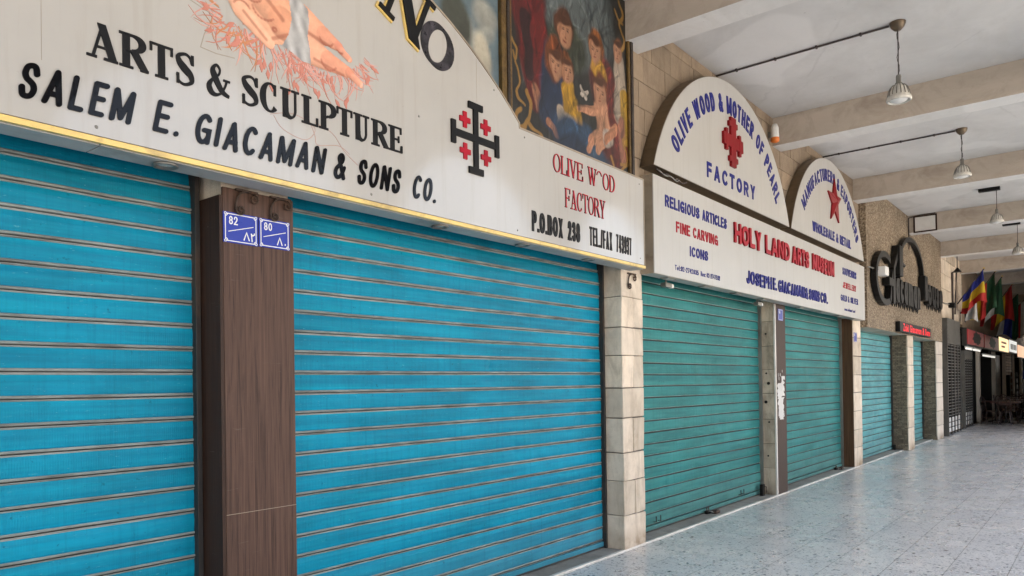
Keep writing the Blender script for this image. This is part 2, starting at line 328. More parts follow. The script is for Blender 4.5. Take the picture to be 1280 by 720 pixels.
# ------------------------------------------------------------------ mesh builder
ROOT = {}
class MB:
    def __init__(s): s.v = []; s.f = []; s.mi = []; s.mats = []
    def m(s, mat):
        mat = M[mat] if isinstance(mat, str) else mat
        if mat not in s.mats: s.mats.append(mat)
        return s.mats.index(mat)
    def face(s, pts, mat):
        b = len(s.v); s.v += [tuple(p) for p in pts]; s.f.append(tuple(range(b, b+len(pts)))); s.mi.append(s.m(mat))
    def raw(s, verts, faces, mat):
        b = len(s.v); s.v += [tuple(p) for p in verts]; k = s.m(mat)
        for f in faces: s.f.append(tuple(i+b for i in f)); s.mi.append(k)
    def box(s, x0, x1, y0, y1, z0, z1, mat, bev=0, jit=0):
        bm = bmesh.new()
        bmesh.ops.create_cube(bm, size=1)
        for v in bm.verts:
            v.co = Vector((x0+(v.co.x+.5)*(x1-x0), y0+(v.co.y+.5)*(y1-y0), z0+(v.co.z+.5)*(z1-z0)))
            if jit: v.co += Vector([random.uniform(-jit, jit) for _ in range(3)])
        if bev: bmesh.ops.bevel(bm, geom=bm.edges[:], offset=bev, segments=2, affect='EDGES', profile=.6)
        bm.verts.index_update()
        s.raw([v.co[:] for v in bm.verts], [[v.index for v in f.verts] for f in bm.faces], mat); bm.free()
    def boxm(s, x0, x1, y0, y1, z0, z1, mats):
        """box with a material per side: keys -x +x -y +y -z +z, 'all' default"""
        p = [(x, y, z) for x in (x0, x1) for y in (y0, y1) for z in (z0, z1)]
        F = {'-x': (0, 1, 3, 2), '+x': (4, 6, 7, 5), '-y': (0, 4, 5, 1), '+y': (2, 3, 7, 6), '-z': (0, 2, 6, 4), '+z': (1, 5, 7, 3)}
        b = len(s.v); s.v += p
        for k, f in F.items(): s.f.append(tuple(i+b for i in f)); s.mi.append(s.m(mats.get(k, mats['all'])))
    def prism(s, pts, y0, y1, front, side, back=None):
        """XZ outline (counter-clockwise seen from -Y) pulled from y0 (front) to y1"""
        n = len(pts); b = len(s.v)
        s.v += [(x, y0, z) for x, z in pts]+[(x, y1, z) for x, z in pts]
        s.f.append(tuple(b+i for i in range(n))); s.mi.append(s.m(front))
        s.f.append(tuple(b+n+i for i in reversed(range(n)))); s.mi.append(s.m(back or side))
        for i in range(n):
            j = (i+1) % n; s.f.append((b+i, b+n+i, b+n+j, b+j)); s.mi.append(s.m(side))
    def tube(s, pts, r, mat, seg=8, closed=False):
        P = [Vector(p) for p in pts]; n = len(P); rr = r if isinstance(r, (list, tuple)) else [r]*n
        b = len(s.v); up = Vector((0, 0, 1)); k = s.m(mat)
        for i, p in enumerate(P):
            d = (P[(i+1) % n]-P[i-1]) if closed else (P[min(i+1, n-1)]-P[max(i-1, 0)])
            d.normalize(); a = d.cross(up)
            if a.length < 1e-3: a = d.cross(Vector((0, 1, 0)))
            a.normalize(); c = a.cross(d).normalized()
            for q in range(seg):
                t = 2*PI*q/seg; s.v.append(tuple(p+rr[i]*(math.cos(t)*a+math.sin(t)*c)))
        for i in range(n if closed else n-1):
            for q in range(seg):
                i2 = (i+1) % n; s.f.append((b+i*seg+q, b+i*seg+(q+1) % seg, b+i2*seg+(q+1) % seg, b+i2*seg+q)); s.mi.append(k)
        if not closed:
            s.f.append(tuple(b+q for q in reversed(range(seg)))); s.mi.append(k)
            s.f.append(tuple(b+(n-1)*seg+q for q in range(seg))); s.mi.append(k)
    def lathe(s, prof, c, mat, seg=24, axis='z'):
        b = len(s.v); k = s.m(mat); c = Vector(c)
        for r, h in prof:
            for q in range(seg):
                t = 2*PI*q/seg
                o = Vector((r*math.cos(t), r*math.sin(t), h)) if axis == 'z' else Vector((r*math.cos(t), h, r*math.sin(t)))
                s.v.append(tuple(c+o))
        for i in range(len(prof)-1):
            for q in range(seg):
                s.f.append((b+i*seg+q, b+i*seg+(q+1) % seg, b+(i+1)*seg+(q+1) % seg, b+(i+1)*seg+q)); s.mi.append(k)
    def strip(s, pts, wid, d0, d1, fn, mat, side=None, rnd=False, closed=False):
        """ribbon along pts (u,v), width wid, from depth d0 (at the board) out to d1; fn maps (u,v,d) to the world"""
        P = [np.array(p, float) for p in pts]; n = len(P)
        wd = list(wid) if hasattr(wid, '__len__') else [wid]*n
        ok = [i for i in range(n) if i == 0 or np.hypot(*(P[i]-P[i-1])) > 1e-7]
        P = [P[i] for i in ok]; wd = [wd[i] for i in ok]; n = len(P)
        if rnd and not closed:
            def cap(p, q, w):
                d = (p-q); d /= (np.hypot(*d)+1e-9)
                out = []
                for a in (0, .3, .6, .85, .97): out.append((p+d*w/2*a, w*math.sqrt(1-a*a)))
                return out
            c0 = cap(P[0], P[1], wd[0])[:0:-1]; c1 = cap(P[-1], P[-2], wd[-1])[1:]
            P = [c[0] for c in c0]+P+[c[0] for c in c1]; wd = [c[1] for c in c0]+wd+[c[1] for c in c1]; n = len(P)
        L = []; R = []
        for i in range(n):
            if closed: a, c = P[i-1], P[(i+1) % n]
            else: a, c = P[max(i-1, 0)], P[min(i+1, n-1)]
            e1 = P[i]-a; e2 = c-P[i]
            l1 = np.hypot(*e1); l2 = np.hypot(*e2)
            if l1 < 1e-9: e1, l1 = e2, l2
            if l2 < 1e-9: e2, l2 = e1, l1
            e1 = e1/l1; e2 = e2/l2
            n1 = np.array([-e1[1], e1[0]]); n2 = np.array([-e2[1], e2[0]]); nn = n1+n2
            ln = np.hypot(*nn)
            nn = n1 if ln < .3 else nn/ln
            k = 1/max(.55, float(nn@n1))
            L.append(P[i]+nn*wd[i]/2*k); R.append(P[i]-nn*wd[i]/2*k)
        b = len(s.v); km = s.m(mat); ks = s.m(side or mat)
        for A in (L, R):
            for d in (d1, d0):
                s.v += [tuple(fn(p[0], p[1], d+(6e-6*i_ if d else 0))) for i_, p in enumerate(A)]
        lf, lb, rf, rb = b, b+n, b+2*n, b+3*n
        for i in range(n if closed else n-1):
            j = (i+1) % n
            s.f.append((rf+i, rf+j, lf+j, lf+i)); s.mi.append(km)
            s.f.append((lf+i, lf+j, lb+j, lb+i)); s.mi.append(ks)
            s.f.append((rb+i, rb+j, rf+j, rf+i)); s.mi.append(ks)
        if not closed:
            s.f.append((rf, lf, lb, rb)); s.mi.append(ks)
            e = n-1; s.f.append((lf+e, rf+e, rb+e, lb+e)); s.mi.append(ks)
    def poly(s, pts, d0, d1, fn, mat, side=None):
        n = len(pts); b = len(s.v); km = s.m(mat); ks = s.m(side or mat)
        s.v += [tuple(fn(u, v, d1)) for u, v in pts]+[tuple(fn(u, v, d0)) for u, v in pts]
        s.f.append(tuple(b+i for i in range(n))); s.mi.append(km)
        for i in range(n):
            j = (i+1) % n; s.f.append((b+i, b+n+i, b+n+j, b+j)); s.mi.append(ks)
    def build(s, name, parent=None, loc=None, smooth=False):
        me = bpy.data.meshes.new(name)
        if parent is not None: off = ROOT[parent]
        elif loc is not None: off = Vector(loc)
        else:
            A = np.array(s.v); off = Vector(((A[:, 0].min()+A[:, 0].max())/2, (A[:, 1].min()+A[:, 1].max())/2, A[:, 2].min()))
        me.from_pydata([(x-off.x, y-off.y, z-off.z) for x, y, z in s.v], [], s.f)
        for m_ in s.mats: me.materials.append(m_)
        me.polygons.foreach_set('material_index', s.mi)
        if smooth: me.polygons.foreach_set('use_smooth', [True]*len(s.f))
        me.update()
        o = bpy.data.objects.new(name, me); COL.objects.link(o)
        if parent is not None: o.parent = parent
        else: o.location = off
        ROOT[o] = off.copy()
        return o

def empty(name, loc):
    o = bpy.data.objects.new(name, None); COL.objects.link(o); o.location = loc; o.empty_display_size = .1
    ROOT[o] = Vector(loc); return o
def tag(o, label=None, cat=None, group=None, kind=None):
    if label: o['label'] = label
    if cat: o['category'] = cat
    if group: o['group'] = group
    if kind: o['kind'] = kind
    return o
def thing(name, loc, label, cat, group=None): return tag(empty(name, loc), label, cat, group)
def kids(o): return [c for c in COL.objects if c.parent == o]
def copy_tree(o, parent=None):
    c = o.copy(); COL.objects.link(c)
    if parent is not None: c.parent = parent
    ROOT[c] = ROOT[o].copy()
    for ch in kids(o): copy_tree(ch, c)
    return c

# ------------------------------------------------------------------ lettering
def arc(cx, cy, rx, ry, a0, a1, n=12):
    return [(cx+rx*math.cos(math.radians(a0+(a1-a0)*i/n)), cy+ry*math.sin(math.radians(a0+(a1-a0)*i/n))) for i in range(n+1)]
def smooth_pts(p, k=6):
    P = [np.array(q, float) for q in p]; out = []
    for i in range(len(P)-1):
        a, b, c, d = P[max(i-1, 0)], P[i], P[i+1], P[min(i+2, len(P)-1)]
        for t in np.linspace(0, 1, k, endpoint=False):
            out.append(.5*((2*b)+(c-a)*t+(2*a-5*b+4*c-d)*t*t+(3*b-a-3*c+d)*t**3))
    out.append(P[-1]); return [tuple(q) for q in out]
# sans skeletons: width, strokes; 'p' polyline, 'd' diagonal bar with level ends, 'c' closed
def _O(): return ('c', arc(.5, .5, .5, .5, 0, 360, 28)[:-1])
SANS = {
 'A': (.66, [('d', (0, 0), (.5, 1)), ('d', (1, 0), (.5, 1)), ('p', [(.2, .27), (.8, .27)])]),
 'B': (.6, [('p', [(0, 0), (0, 1)]), ('p', [(0, 1), (.5, 1)]+arc(.6, .76, .32, .24, 90, -90, 8)+[(0, .52)]), ('p', [(0, .52), (.5, .52)]+arc(.62, .26, .38, .26, 90, -90, 8)+[(0, 0)])]),
 'C': (.62, [('p', arc(.54, .5, .54, .5, 48, 312, 20))]),
 'D': (.62, [('p', [(0, 0), (0, 1)]), ('p', [(0, 1), (.4, 1)]+arc(.42, .5, .58, .5, 90, -90, 14)+[(0, 0)])]),
 'E': (.54, [('p', [(0, 0), (0, 1)]), ('p', [(0, 1), (1, 1)]), ('p', [(0, .52), (.9, .52)]), ('p', [(0, 0), (1, 0)])]),
 'F': (.52, [('p', [(0, 0), (0, 1)]), ('p', [(0, 1), (1, 1)]), ('p', [(0, .5), (.9, .5)])]),
 'G': (.66, [('p', arc(.52, .5, .52, .5, 48, 330, 20)), ('p', [(.98, .02), (.98, .46), (.55, .46)])]),
 'H': (.62, [('p', [(0, 0), (0, 1)]), ('p', [(1, 0), (1, 1)]), ('p', [(0, .5), (1, .5)])]),
 'I': (.2, [('p', [(.5, 0), (.5, 1)])]),
 'J': (.46, [('p', [(1, 1), (1, .3)]+arc(.5, .28, .5, .28, 0, -180, 10))]),
 'K': (.62, [('p', [(0, 0), (0, 1)]), ('d', (.06, .38), (.95, 1)), ('d', (1, 0), (.3, .55))]),
 'L': (.52, [('p', [(0, 1), (0, 0)]), ('p', [(0, 0), (1, 0)])]),
 'M': (.8, [('p', [(0, 0), (0, 1)]), ('p', [(1, 0), (1, 1)]), ('d', (.5, .08), (.03, 1)), ('d', (.5, .08), (.97, 1))]),
 'N': (.64, [('p', [(0, 0), (0, 1)]), ('p', [(1, 0), (1, 1)]), ('d', (.98, 0), (.02, 1))]),
 'O': (.66, [_O()]), '0': (.54, [_O()]),
 'P': (.58, [('p', [(0, 0), (0, 1)]), ('p', [(0, 1), (.5, 1)]+arc(.58, .74, .42, .26, 90, -90, 10)+[(0, .48)])]),
 'R': (.62, [('p', [(0, 0), (0, 1)]), ('p', [(0, 1), (.5, 1)]+arc(.56, .75, .40, .25, 90, -90, 10)+[(0, .5)]), ('d', (1, 0), (.5, .5))]),
 'S': (.58, [('p', smooth_pts([(.97, .76), (.78, .96), (.5, 1.0), (.16, .93), (.05, .74), (.22, .58), (.52, .5), (.84, .4), (.97, .24), (.82, .06), (.5, 0), (.18, .05), (.02, .26)]))]),
 'T': (.58, [('p', [(.5, 0), (.5, 1)]), ('p', [(0, 1), (1, 1)])]),
 'U': (.62, [('p', [(0, 1), (0, .34)]+arc(.5, .32, .5, .32, 180, 360, 12)+[(1, 1)])]),
 'V': (.62, [('d', (.5, 0), (0, 1)), ('d', (.5, 0), (1, 1))]),
 'W': (.9, [('d', (.26, 0), (0, 1)), ('d', (.26, 0), (.5, 1)), ('d', (.74, 0), (.5, 1)), ('d', (.74, 0), (1, 1))]),
 'X': (.6, [('d', (0, 0), (1, 1)), ('d', (1, 0), (0, 1))]),
 'Y': (.6, [('p', [(.5, 0), (.5, .5)]), ('d', (.5, .42), (0, 1)), ('d', (.5, .42), (1, 1))]),
 'Z': (.58, [('p', [(0, 1), (1, 1)]), ('d', (0, 0), (1, 1)), ('p', [(0, 0), (1, 0)])]),
 '&': (.68, [('p', smooth_pts([(1.0, .0), (.62, .42), (.24, .8), (.28, .96), (.46, 1.0), (.62, .9), (.6, .74), (.36, .56), (.06, .36), (.04, .14), (.24, 0), (.5, .02), (.76, .2), (.9, .46)]))]),
 '1': (.34, [('p', [(.7, 0), (.7, 1)]), ('d', (.1, .72), (.66, 1))]),
 '2': (.54, [('p', smooth_pts([(.03, .72), (.14, .93), (.48, 1.0), (.84, .92), (.92, .7), (.7, .44), (.3, .2), (.03, .0)])), ('p', [(0, 0), (1, 0)])]),
 '3': (.54, [('p', smooth_pts([(.05, .82), (.3, .99), (.66, .98), (.88, .78), (.72, .58), (.4, .53)])), ('p', smooth_pts([(.4, .53), (.8, .47), (.97, .26), (.76, .03), (.4, 0), (.04, .16)]))]),
 '4': (.56, [('p', [(.76, 0), (.76, 1)]), ('d', (.02, .3), (.72, 1)), ('p', [(0, .27), (1, .27)])]),
 '5': (.54, [('p', [(.92, 1), (.16, 1), (.1, .52)]), ('p', smooth_pts([(.1, .52), (.46, .62), (.84, .52), (.96, .3), (.8, .06), (.42, 0), (.03, .12)]))]),
 '6': (.54, [('c', arc(.5, .31, .48, .31, 0, 360, 20)[:-1]), ('p', smooth_pts([(.02, .34), (.12, .78), (.4, .98), (.84, .95)]))]),
 '7': (.52, [('p', [(0, 1), (1, 1)]), ('d', (.3, 0), (.95, 1))]),
 '8': (.54, [('c', arc(.5, .75, .42, .25, 0, 360, 18)[:-1]), ('c', arc(.5, .26, .48, .26, 0, 360, 20)[:-1])]),
 '9': (.54, [('c', arc(.5, .69, .48, .31, 0, 360, 20)[:-1]), ('p', smooth_pts([(.98, .66), (.88, .22), (.6, .02), (.16, .05)]))]),
 '.': (.2, [('p', [(.5, 0), (.5, .02)])]), ':': (.2, [('p', [(.5, 0), (.5, .02)]), ('p', [(.5, .6), (.5, .62)])]),
 '-': (.32, [('p', [(0, .42), (1, .42)])]), '/': (.4, [('d', (0, 0), (1, 1))]), ' ': (.3, []),
 'a': (.5, [('c', arc(.45, .3, .45, .3, 0, 360, 18)[:-1]), ('p', [(.95, .6), (.95, 0)])]),
 'c': (.46, [('p', arc(.52, .3, .5, .3, 50, 310, 14))]), 'e': (.5, [('p', [(.04, .32), (.96, .32)]+arc(.5, .3, .48, .3, 8, 310, 16))]),
 'i': (.18, [('p', [(.5, 0), (.5, .6)]), ('p', [(.5, .85), (.5, .9)])]), 'l': (.18, [('p', [(.5, 0), (.5, 1)])]),
 'm': (.74, [('p', [(0, 0), (0, .6)]), ('p', [(0, .42)]+arc(.25, .38, .25, .22, 180, 0, 8)+[(.5, 0)]), ('p', [(.5, .38)]+arc(.75, .38, .25, .22, 180, 0, 8)+[(1, 0)])]),
 'n': (.48, [('p', [(0, 0), (0, .6)]), ('p', [(0, .4)]+arc(.5, .36, .5, .24, 180, 0, 10)+[(1, 0)])]),
 'o': (.5, [('c', arc(.5, .3, .5, .3, 0, 360, 18)[:-1])]), 's': (.44, [('p', smooth_pts([(.92, .48), (.5, .6), (.1, .48), (.5, .31), (.92, .14), (.5, 0), (.06, .12)]))]),
 'u': (.48, [('p', [(0, .6), (0, .24)]+arc(.5, .22, .5, .22, 180, 360, 10)+[(1, .6)]), ('p', [(1, .6), (1, 0)])]),
 'w': (.66, [('d', (.26, 0), (0, .6)), ('d', (.26, 0), (.5, .6)), ('d', (.74, 0), (.5, .6)), ('d', (.74, 0), (1, .6))]),
 'k': (.48, [('p', [(0, 0), (0, 1)]), ('d', (.1, .24), (.9, .6)), ('d', (1, 0), (.4, .36))]),
 't': (.34, [('p', [(.4, .9), (.4, 0)]), ('p', [(0, .6), (1, .6)])]), 'r': (.34, [('p', [(0, 0), (0, .6)]), ('p', smooth_pts([(0, .36), (.4, .58), (1, .56)]))]),
}
def put_sans(mb, ch, fn, wsc, h, sw, d, mat, rnd=False, k0=0, side=None):
    """one glyph of cap height h with its left edge at u=0; returns its width"""
    w0, strokes = SANS[ch]; Wd = max(w0*h*wsc, sw)
    ex = Wd-sw; ey = h-sw
    for i, st in enumerate(strokes):
        dd = d+.0006*((i+k0) % 5)
        if st[0] == 'd':
            (xa, ya), (xb, yb) = st[1], st[2]
            A = np.array([sw/2+xa*ex, ya*h]); B = np.array([sw/2+xb*ex, yb*h])
            if rnd:
                A = np.array([sw/2+xa*ex, sw/2+ya*ey]); B = np.array([sw/2+xb*ex, sw/2+yb*ey])
                mb.strip([A, (A+B)/2, B], sw, 0, dd, fn, mat, side, True); continue
            L = np.hypot(*(B-A)); hw = sw/2*L/max(abs(B[1]-A[1]), 1e-6); hw = min(hw, sw*.8)*(.92 if wsc > 1 else .74)
            mb.poly([(A[0]-hw, A[1]), (A[0]+hw, A[1]), (B[0]+hw, B[1]), (B[0]-hw, B[1])] if B[1] > A[1] else [(B[0]-hw, B[1]), (B[0]+hw, B[1]), (A[0]+hw, A[1]), (A[0]-hw, A[1])], 0, dd, fn, mat, side)
            continue
        P = [(sw/2+x*ex, sw/2+y*ey) for x, y in st[1]]
        if st[0] == 'p' and not rnd and len(P) >= 2:      # run the ends out so flat ends meet the outline
            a, b = np.array(P[0]), np.array(P[1]); e = (a-b)/(np.hypot(*(a-b))+1e-9); P[0] = tuple(a+e*sw/2)
            a, b = np.array(P[-1]), np.array(P[-2]); e = (a-b)/(np.hypot(*(a-b))+1e-9); P[-1] = tuple(a+e*sw/2)
        mb.strip(P, sw, 0, dd, fn, mat, side, rnd, st[0] == 'c')
    return Wd

def ser_strokes(ch, st, hr):
    """serif glyphs, cap height 1: returns width and a list of (points, widths, closed) or ('r',x0,x1,y0,y1)"""
    sl = st*.42; o = []
    R = lambda x0, x1, y0, y1: o.append(('r', x0, x1, y0, y1))
    def stem(x, b=True, t=True, w=None):
        w = w or st; R(x-w/2, x+w/2, 0, 1)
        if b: R(x-w/2-sl, x+w/2+sl, 0, hr*1.1)
        if t: R(x-w/2-sl, x+w/2+sl, 1-hr*1.1, 1)
    def diag(xa, ya, xb, yb, w): o.append(('d', xa, ya, xb, yb, w))
    def bowl(cx, cy, rx, ry, a0, a1, n=18, k=1.6, close=False):
        P = arc(cx, cy, rx, ry, a0, a1, n); wd = []
        for i in range(n+1):
            a = math.radians(a0+(a1-a0)*i/n); wd.append(hr+(st-hr)*abs(math.cos(a))**k)
        if close: P, wd = P[:-1], wd[:-1]
        o.append(('s', P, wd, close))
    q = st/2
    if ch == 'A': W = .86+st*.3; diag(W*.5+.02, 1, .13+hr, hr, hr*1.3); diag(W*.5-.02, 1, W-.13-q*.2, hr, st); R(.26, W-.3, .3, .3+hr); R(.0, .30, 0, hr*1.1); R(W-.42, W, 0, hr*1.1)
    elif ch == 'R': W = .9; stem(q+sl); bowl(q+sl+.18, .75, .30+q*.3, .25-hr/2, 90, -90); R(q+sl, q+sl+.2, 1-hr, 1); R(q+sl, q+sl+.2, .5-hr/2, .5+hr/2); diag(.42+q*.4, .5, W-.13, hr, st*.95); R(W-.24, W+.02, 0, hr*1.1)
    elif ch == 'T': W = .82; stem(W/2, True, False); R(.02, W-.02, 1-hr, 1); diag(.03+hr/2, .74, .03+hr/2, 1, hr*1.1); diag(W-.03-hr/2, .74, W-.03-hr/2, 1, hr*1.1)
    elif ch == 'P': W = .78; stem(q+sl); bowl(q+sl+.16, .73, .30+q*.3, .27-hr/2, 90, -90); R(q+sl, q+sl+.17, 1-hr, 1); R(q+sl, q+sl+.17, .46-hr/2, .46+hr/2)
    elif ch == 'D': W = .9; stem(q+sl); bowl(q+sl+.14, .5, .46-q*.2, .5-hr/2, 90, -90, 22); R(q+sl, q+sl+.16, 1-hr, 1); R(q+sl, q+sl+.16, 0, hr)
    elif ch == 'O': W = .9; bowl(W/2, .5, W/2-q, .5-hr/2, 0, 360, 36, 1.5, True)
    elif ch == 'C': W = .82; bowl(W/2+.02, .5, W/2-q, .5-hr/2, 52, 318, 26, 1.5); xe = W/2+.02+(W/2-q)*.616; R(xe-hr*.3, xe+hr*1.1, .60, .97)
    elif ch == 'U': W = .88; stem(q+sl, False); R(W-sl*2-hr*1.3, W-sl*2, .3, 1); R(W-sl*3.2-hr*1.3, W-sl*.8, 1-hr*1.1, 1); x0, x1 = q+sl, W-sl*2-hr*.65; n = 18; P = arc((x0+x1)/2, .34, (x1-x0)/2, .34-hr/2, 180, 360, n); o.append(('s', P, [st+(hr*1.2-st)*min(1, (i/n)*1.6) for i in range(n+1)], False))
    elif ch == 'L': W = .74; stem(q+sl); R(q+sl, W, 0, hr); diag(W-hr*.7, 0, W-hr*.7, .3, hr*1.3)
    elif ch in 'EF':
        W = .76; stem(q+sl); R(q+sl, W-.03, 1-hr, 1); diag(W-.03-hr*.6, .74, W-.03-hr*.6, 1, hr*1.2); R(q+sl, W-.2, .5-hr/2, .5+hr/2); diag(W-.2, .38, W-.2, .64, hr)
        if ch == 'E': R(q+sl, W, 0, hr); diag(W-hr*.6, 0, W-hr*.6, .28, hr*1.3)
    elif ch == 'I': W = st+2*sl; stem(W/2)
    elif ch == 'V': W = .86; diag(.16, 1-hr, W*.5+.02, 0, st); diag(W*.5, 0, W-.15, 1-hr, hr*1.3); R(0, .32, 1-hr*1.1, 1); R(W-.27, W, 1-hr*1.1, 1)
    elif ch == 'W': W = 1.2; diag(.15, 1-hr, .38, 0, st); diag(.37, 0, .6, 1-hr, hr*1.3); diag(.56, 1-hr, .82, 0, st); diag(.81, 0, W-.12, 1-hr, hr*1.3); R(0, .3, 1-hr*1.1, 1); R(W-.25, W, 1-hr*1.1, 1); R(.45, .7, 1-hr*1.1, 1)
    elif ch == 'Y': W = .84; R(W/2-q, W/2+q, 0, .46); R(W/2-q-sl, W/2+q+sl, 0, hr*1.1); diag(W/2, .42, .15, 1-hr, st); diag(W/2+q*.3, .42, W-.14, 1-hr, hr*1.3); R(0, .32, 1-hr*1.1, 1); R(W-.27, W, 1-hr*1.1, 1)
    elif ch == 'N': W = .96; R(.12, .12+hr*1.3, 0, 1); R(0, .26+hr, 0, hr*1.1); R(W-.12-hr*1.3, W-.12, 0, 1); R(W-.27-hr, W, 1-hr*1.1, 1); diag(.12, 1, W-.14, 0, st); R(0, .2, 1-hr*1.1, 1)
    elif ch == 'S':
        W = .68; P = smooth_pts([(W-.09, .72), (W-.16, .9), (.36, 1-hr/2), (.12, .86), (.12+q*.4, .68), (.34, .52), (W-.14, .36), (W-.1, .16), (.34, hr/2), (.13, .1), (.07, .3)], 6)
        n = len(P); wd = [hr+(st*1.08-hr)*math.exp(-((i/(n-1)-.5)/.20)**2) for i in range(n)]; o.append(('s', P, wd, False)); R(W-.11, W-.11+hr*1.4, .68, .99); R(.05, .05+hr*1.4, .02, .34)
    elif ch == '&':
        W = .96; P = smooth_pts([(W-.02, hr), (.62, .2), (.30, .66), (.28, .86), (.42, .97), (.55, .86), (.5, .68), (.26, .5), (.1, .28), (.18, .08), (.38, .02), (.6, .12), (.76, .34), (.84, .54)], 6)
        n = len(P); wd = [hr*1.15+(st-hr)*(math.exp(-((i/(n-1)-.14)/.1)**2)+.85*math.exp(-((i/(n-1)-.66)/.09)**2)) for i in range(n)]; o.append(('s', P, wd, False)); R(.70, .98, .52, .52+hr)
    else: W = .36
    return W, o
def put_serif(mb, ch, fn, xs, h, st, hr, d, mat, side=None):
    W, ops = ser_strokes(ch, st, hr)
    g = lambda u, v, dd: fn(u*xs*h, v*h, dd)
    for i, op in enumerate(ops):
        dd = d+.0005*i
        if op[0] == 'r': mb.poly([(op[1], op[3]), (op[2], op[3]), (op[2], op[4]), (op[1], op[4])], 0, dd, g, mat, side)
        elif op[0] == 'd':
            _, xa, ya, xb, yb, w = op
            if ya > yb: xa, ya, xb, yb = xb, yb, xa, ya
            hw = w/2*math.hypot(xb-xa, yb-ya)/max(yb-ya, .05); mb.poly([(xa-hw, ya), (xa+hw, ya), (xb+hw, yb), (xb-hw, yb)], 0, dd, g, mat, side)
        else: mb.strip(op[1], op[2], 0, dd, g, mat, side, False, op[3])
    return W*xs*h
def line(s, font, x0, x1, z0, z1, y, d, mat, gap=.14, sw=.16, rnd=False, slant=0, st=.2, hr=.07, side=None, z1b=None, jit=0, skip=()):
    """a line of lettering on the plane y, from x0 to x1, between z0 and z1"""
    mb = MB(); h = z1-z0; w = lambda c: (SANS[c][0] if font == 'sans' else ser_strokes(c, st, hr)[0])
    tot = sum(w(c)+gap for c in s)-gap
    wsc = (x1-x0)/(tot*h); u = x0; rr = random.Random(len(s))
    for i, c in enumerate(s):
        dz = rr.uniform(-jit, jit)*h
        fn = lambda a, b, dd, u=u, dz=dz: (u+a+slant*b, y-dd, z0+b+dz)
        if c != ' ' and i not in skip:
            if font == 'sans': put_sans(mb, c, fn, wsc, h, sw*h, d, mat, rnd, i, side)
            else: put_serif(mb, c, fn, wsc, h, st, hr, d, mat, side)
        u += (w(c)+gap)*h*wsc
    return mb
def arcline(s, cx, cz, rad, a0, a1, h, y, d, mat, sw=.16, gap=.16):
    """sans capitals standing on a circle, from angle a0 to a1 (degrees, clockwise)"""
    mb = MB(); tot = sum(SANS[c][0]+gap for c in s)-gap
    L = math.radians(a0-a1)*rad; wsc = L/(tot*h); u = 0
    for i, c in enumerate(s):
        Wd = SANS[c][0]*h*wsc; a = math.radians(a0)-(u+Wd/2)/rad
        ca, sa = math.cos(a), math.sin(a)
        def fn(p, q, dd, ca=ca, sa=sa, Wd=Wd):
            t = p-Wd/2; r = rad+q
            return (cx+r*ca+t*sa, y-dd, cz+r*sa-t*ca)
        if c != ' ': put_sans(mb, c, fn, wsc, h, sw*h, d, mat, False, i)
        u += (SANS[c][0]+gap)*h*wsc
    return mb

# ------------------------------------------------------------------ key numbers (metres; X along the shop fronts, Y into them)
YF, YS = 3.56, 3.79          # pillar faces, shutters
ZC, ZB = 5.25, 4.86          # ceiling, beam undersides
BAY = 4.16; BX = [6.41+BAY*k for k in range(-5, 12)]

# ------------------------------------------------------------------ setting: floor, ceiling, outside
mb = MB(); mb.face([(-18, -.9, 0), (62, -.9, 0), (62, YF, 0), (-18, YF, 0)], 'floor')
o = mb.build('floor', loc=(0, 0, 0)); tag(o, kind='structure')
mb = MB(); mb.face([(-200, -200, -.16), (300, -200, -.16), (300, 60, -.16), (-200, 60, -.16)], 'plaza')
tag(mb.build('ground', loc=(0, 0, -.16)), kind='structure')
mb = MB(); mb.boxm(-18, 62, -.905, -.9, -.16, -.004, {'all': 'sill'}); tag(mb.build('kerb'), kind='structure')
mb = MB()
for x0, x1 in ((-18, 2.05), (2.51, 6.17), (6.59, 10.37), (10.79, 14.40), (14.96, 18.46), (19.10, 22.0)):
    x = x0
    while x < x1-.01:
        e = min(x+random.uniform(.75, 1.0), x1)
        if x1-e < .25: e = x1
        mb.box(x, e-.004, YF+.03, 4.1, -.1, .012, 'sill', .003); x = e
mb.box(-18, 62, YF+.035, 5.9, -.12, .006, 'mortar')
tag(mb.build('sill_paving'), kind='structure')
mb = MB(); x = -6
while x < 23:
    e = x+random.uniform(.9, 1.3); mb.box(x, e-.005, YF-.004, YF+.028, -.1, .016, 'marble', .004, .0015); x = e
tag(mb.build('sill_edging'), kind='structure')
mb = MB(); mb.boxm(-18, 62, -.9, 4.6, ZC, ZC+.35, {'all': 'ceil'}); tag(mb.build('ceiling'), kind='structure')

ordn = ['beam crossing just behind the nativity painting', 'beam between the two arched signs', 'beam at the right end of the second arched sign', 'beam carrying the white board', 'beam above the end of the tan stone wall', 'beam over the first folding gate']
for k, bx in enumerate(BX):
    if k in (0, 1, 2): continue
    mb = MB(); w = .165
    mb.boxm(bx-w, bx+w, -.9, YF+.3, ZB, ZC-.002, {'all': 'beam', '-z': 'beam_white'})
    o = mb.build('ceiling_beam')
    i = k-5
    lab = 'tan ceiling beam with white underside, ' + ordn[i] if 0 <= i < 6 else 'shaded ceiling beam far down the dark end of the arcade' if i >= 6 else 'ceiling beam above the large cream sign'
    tag(o, lab, 'beam', 'beams across the arcade ceiling')

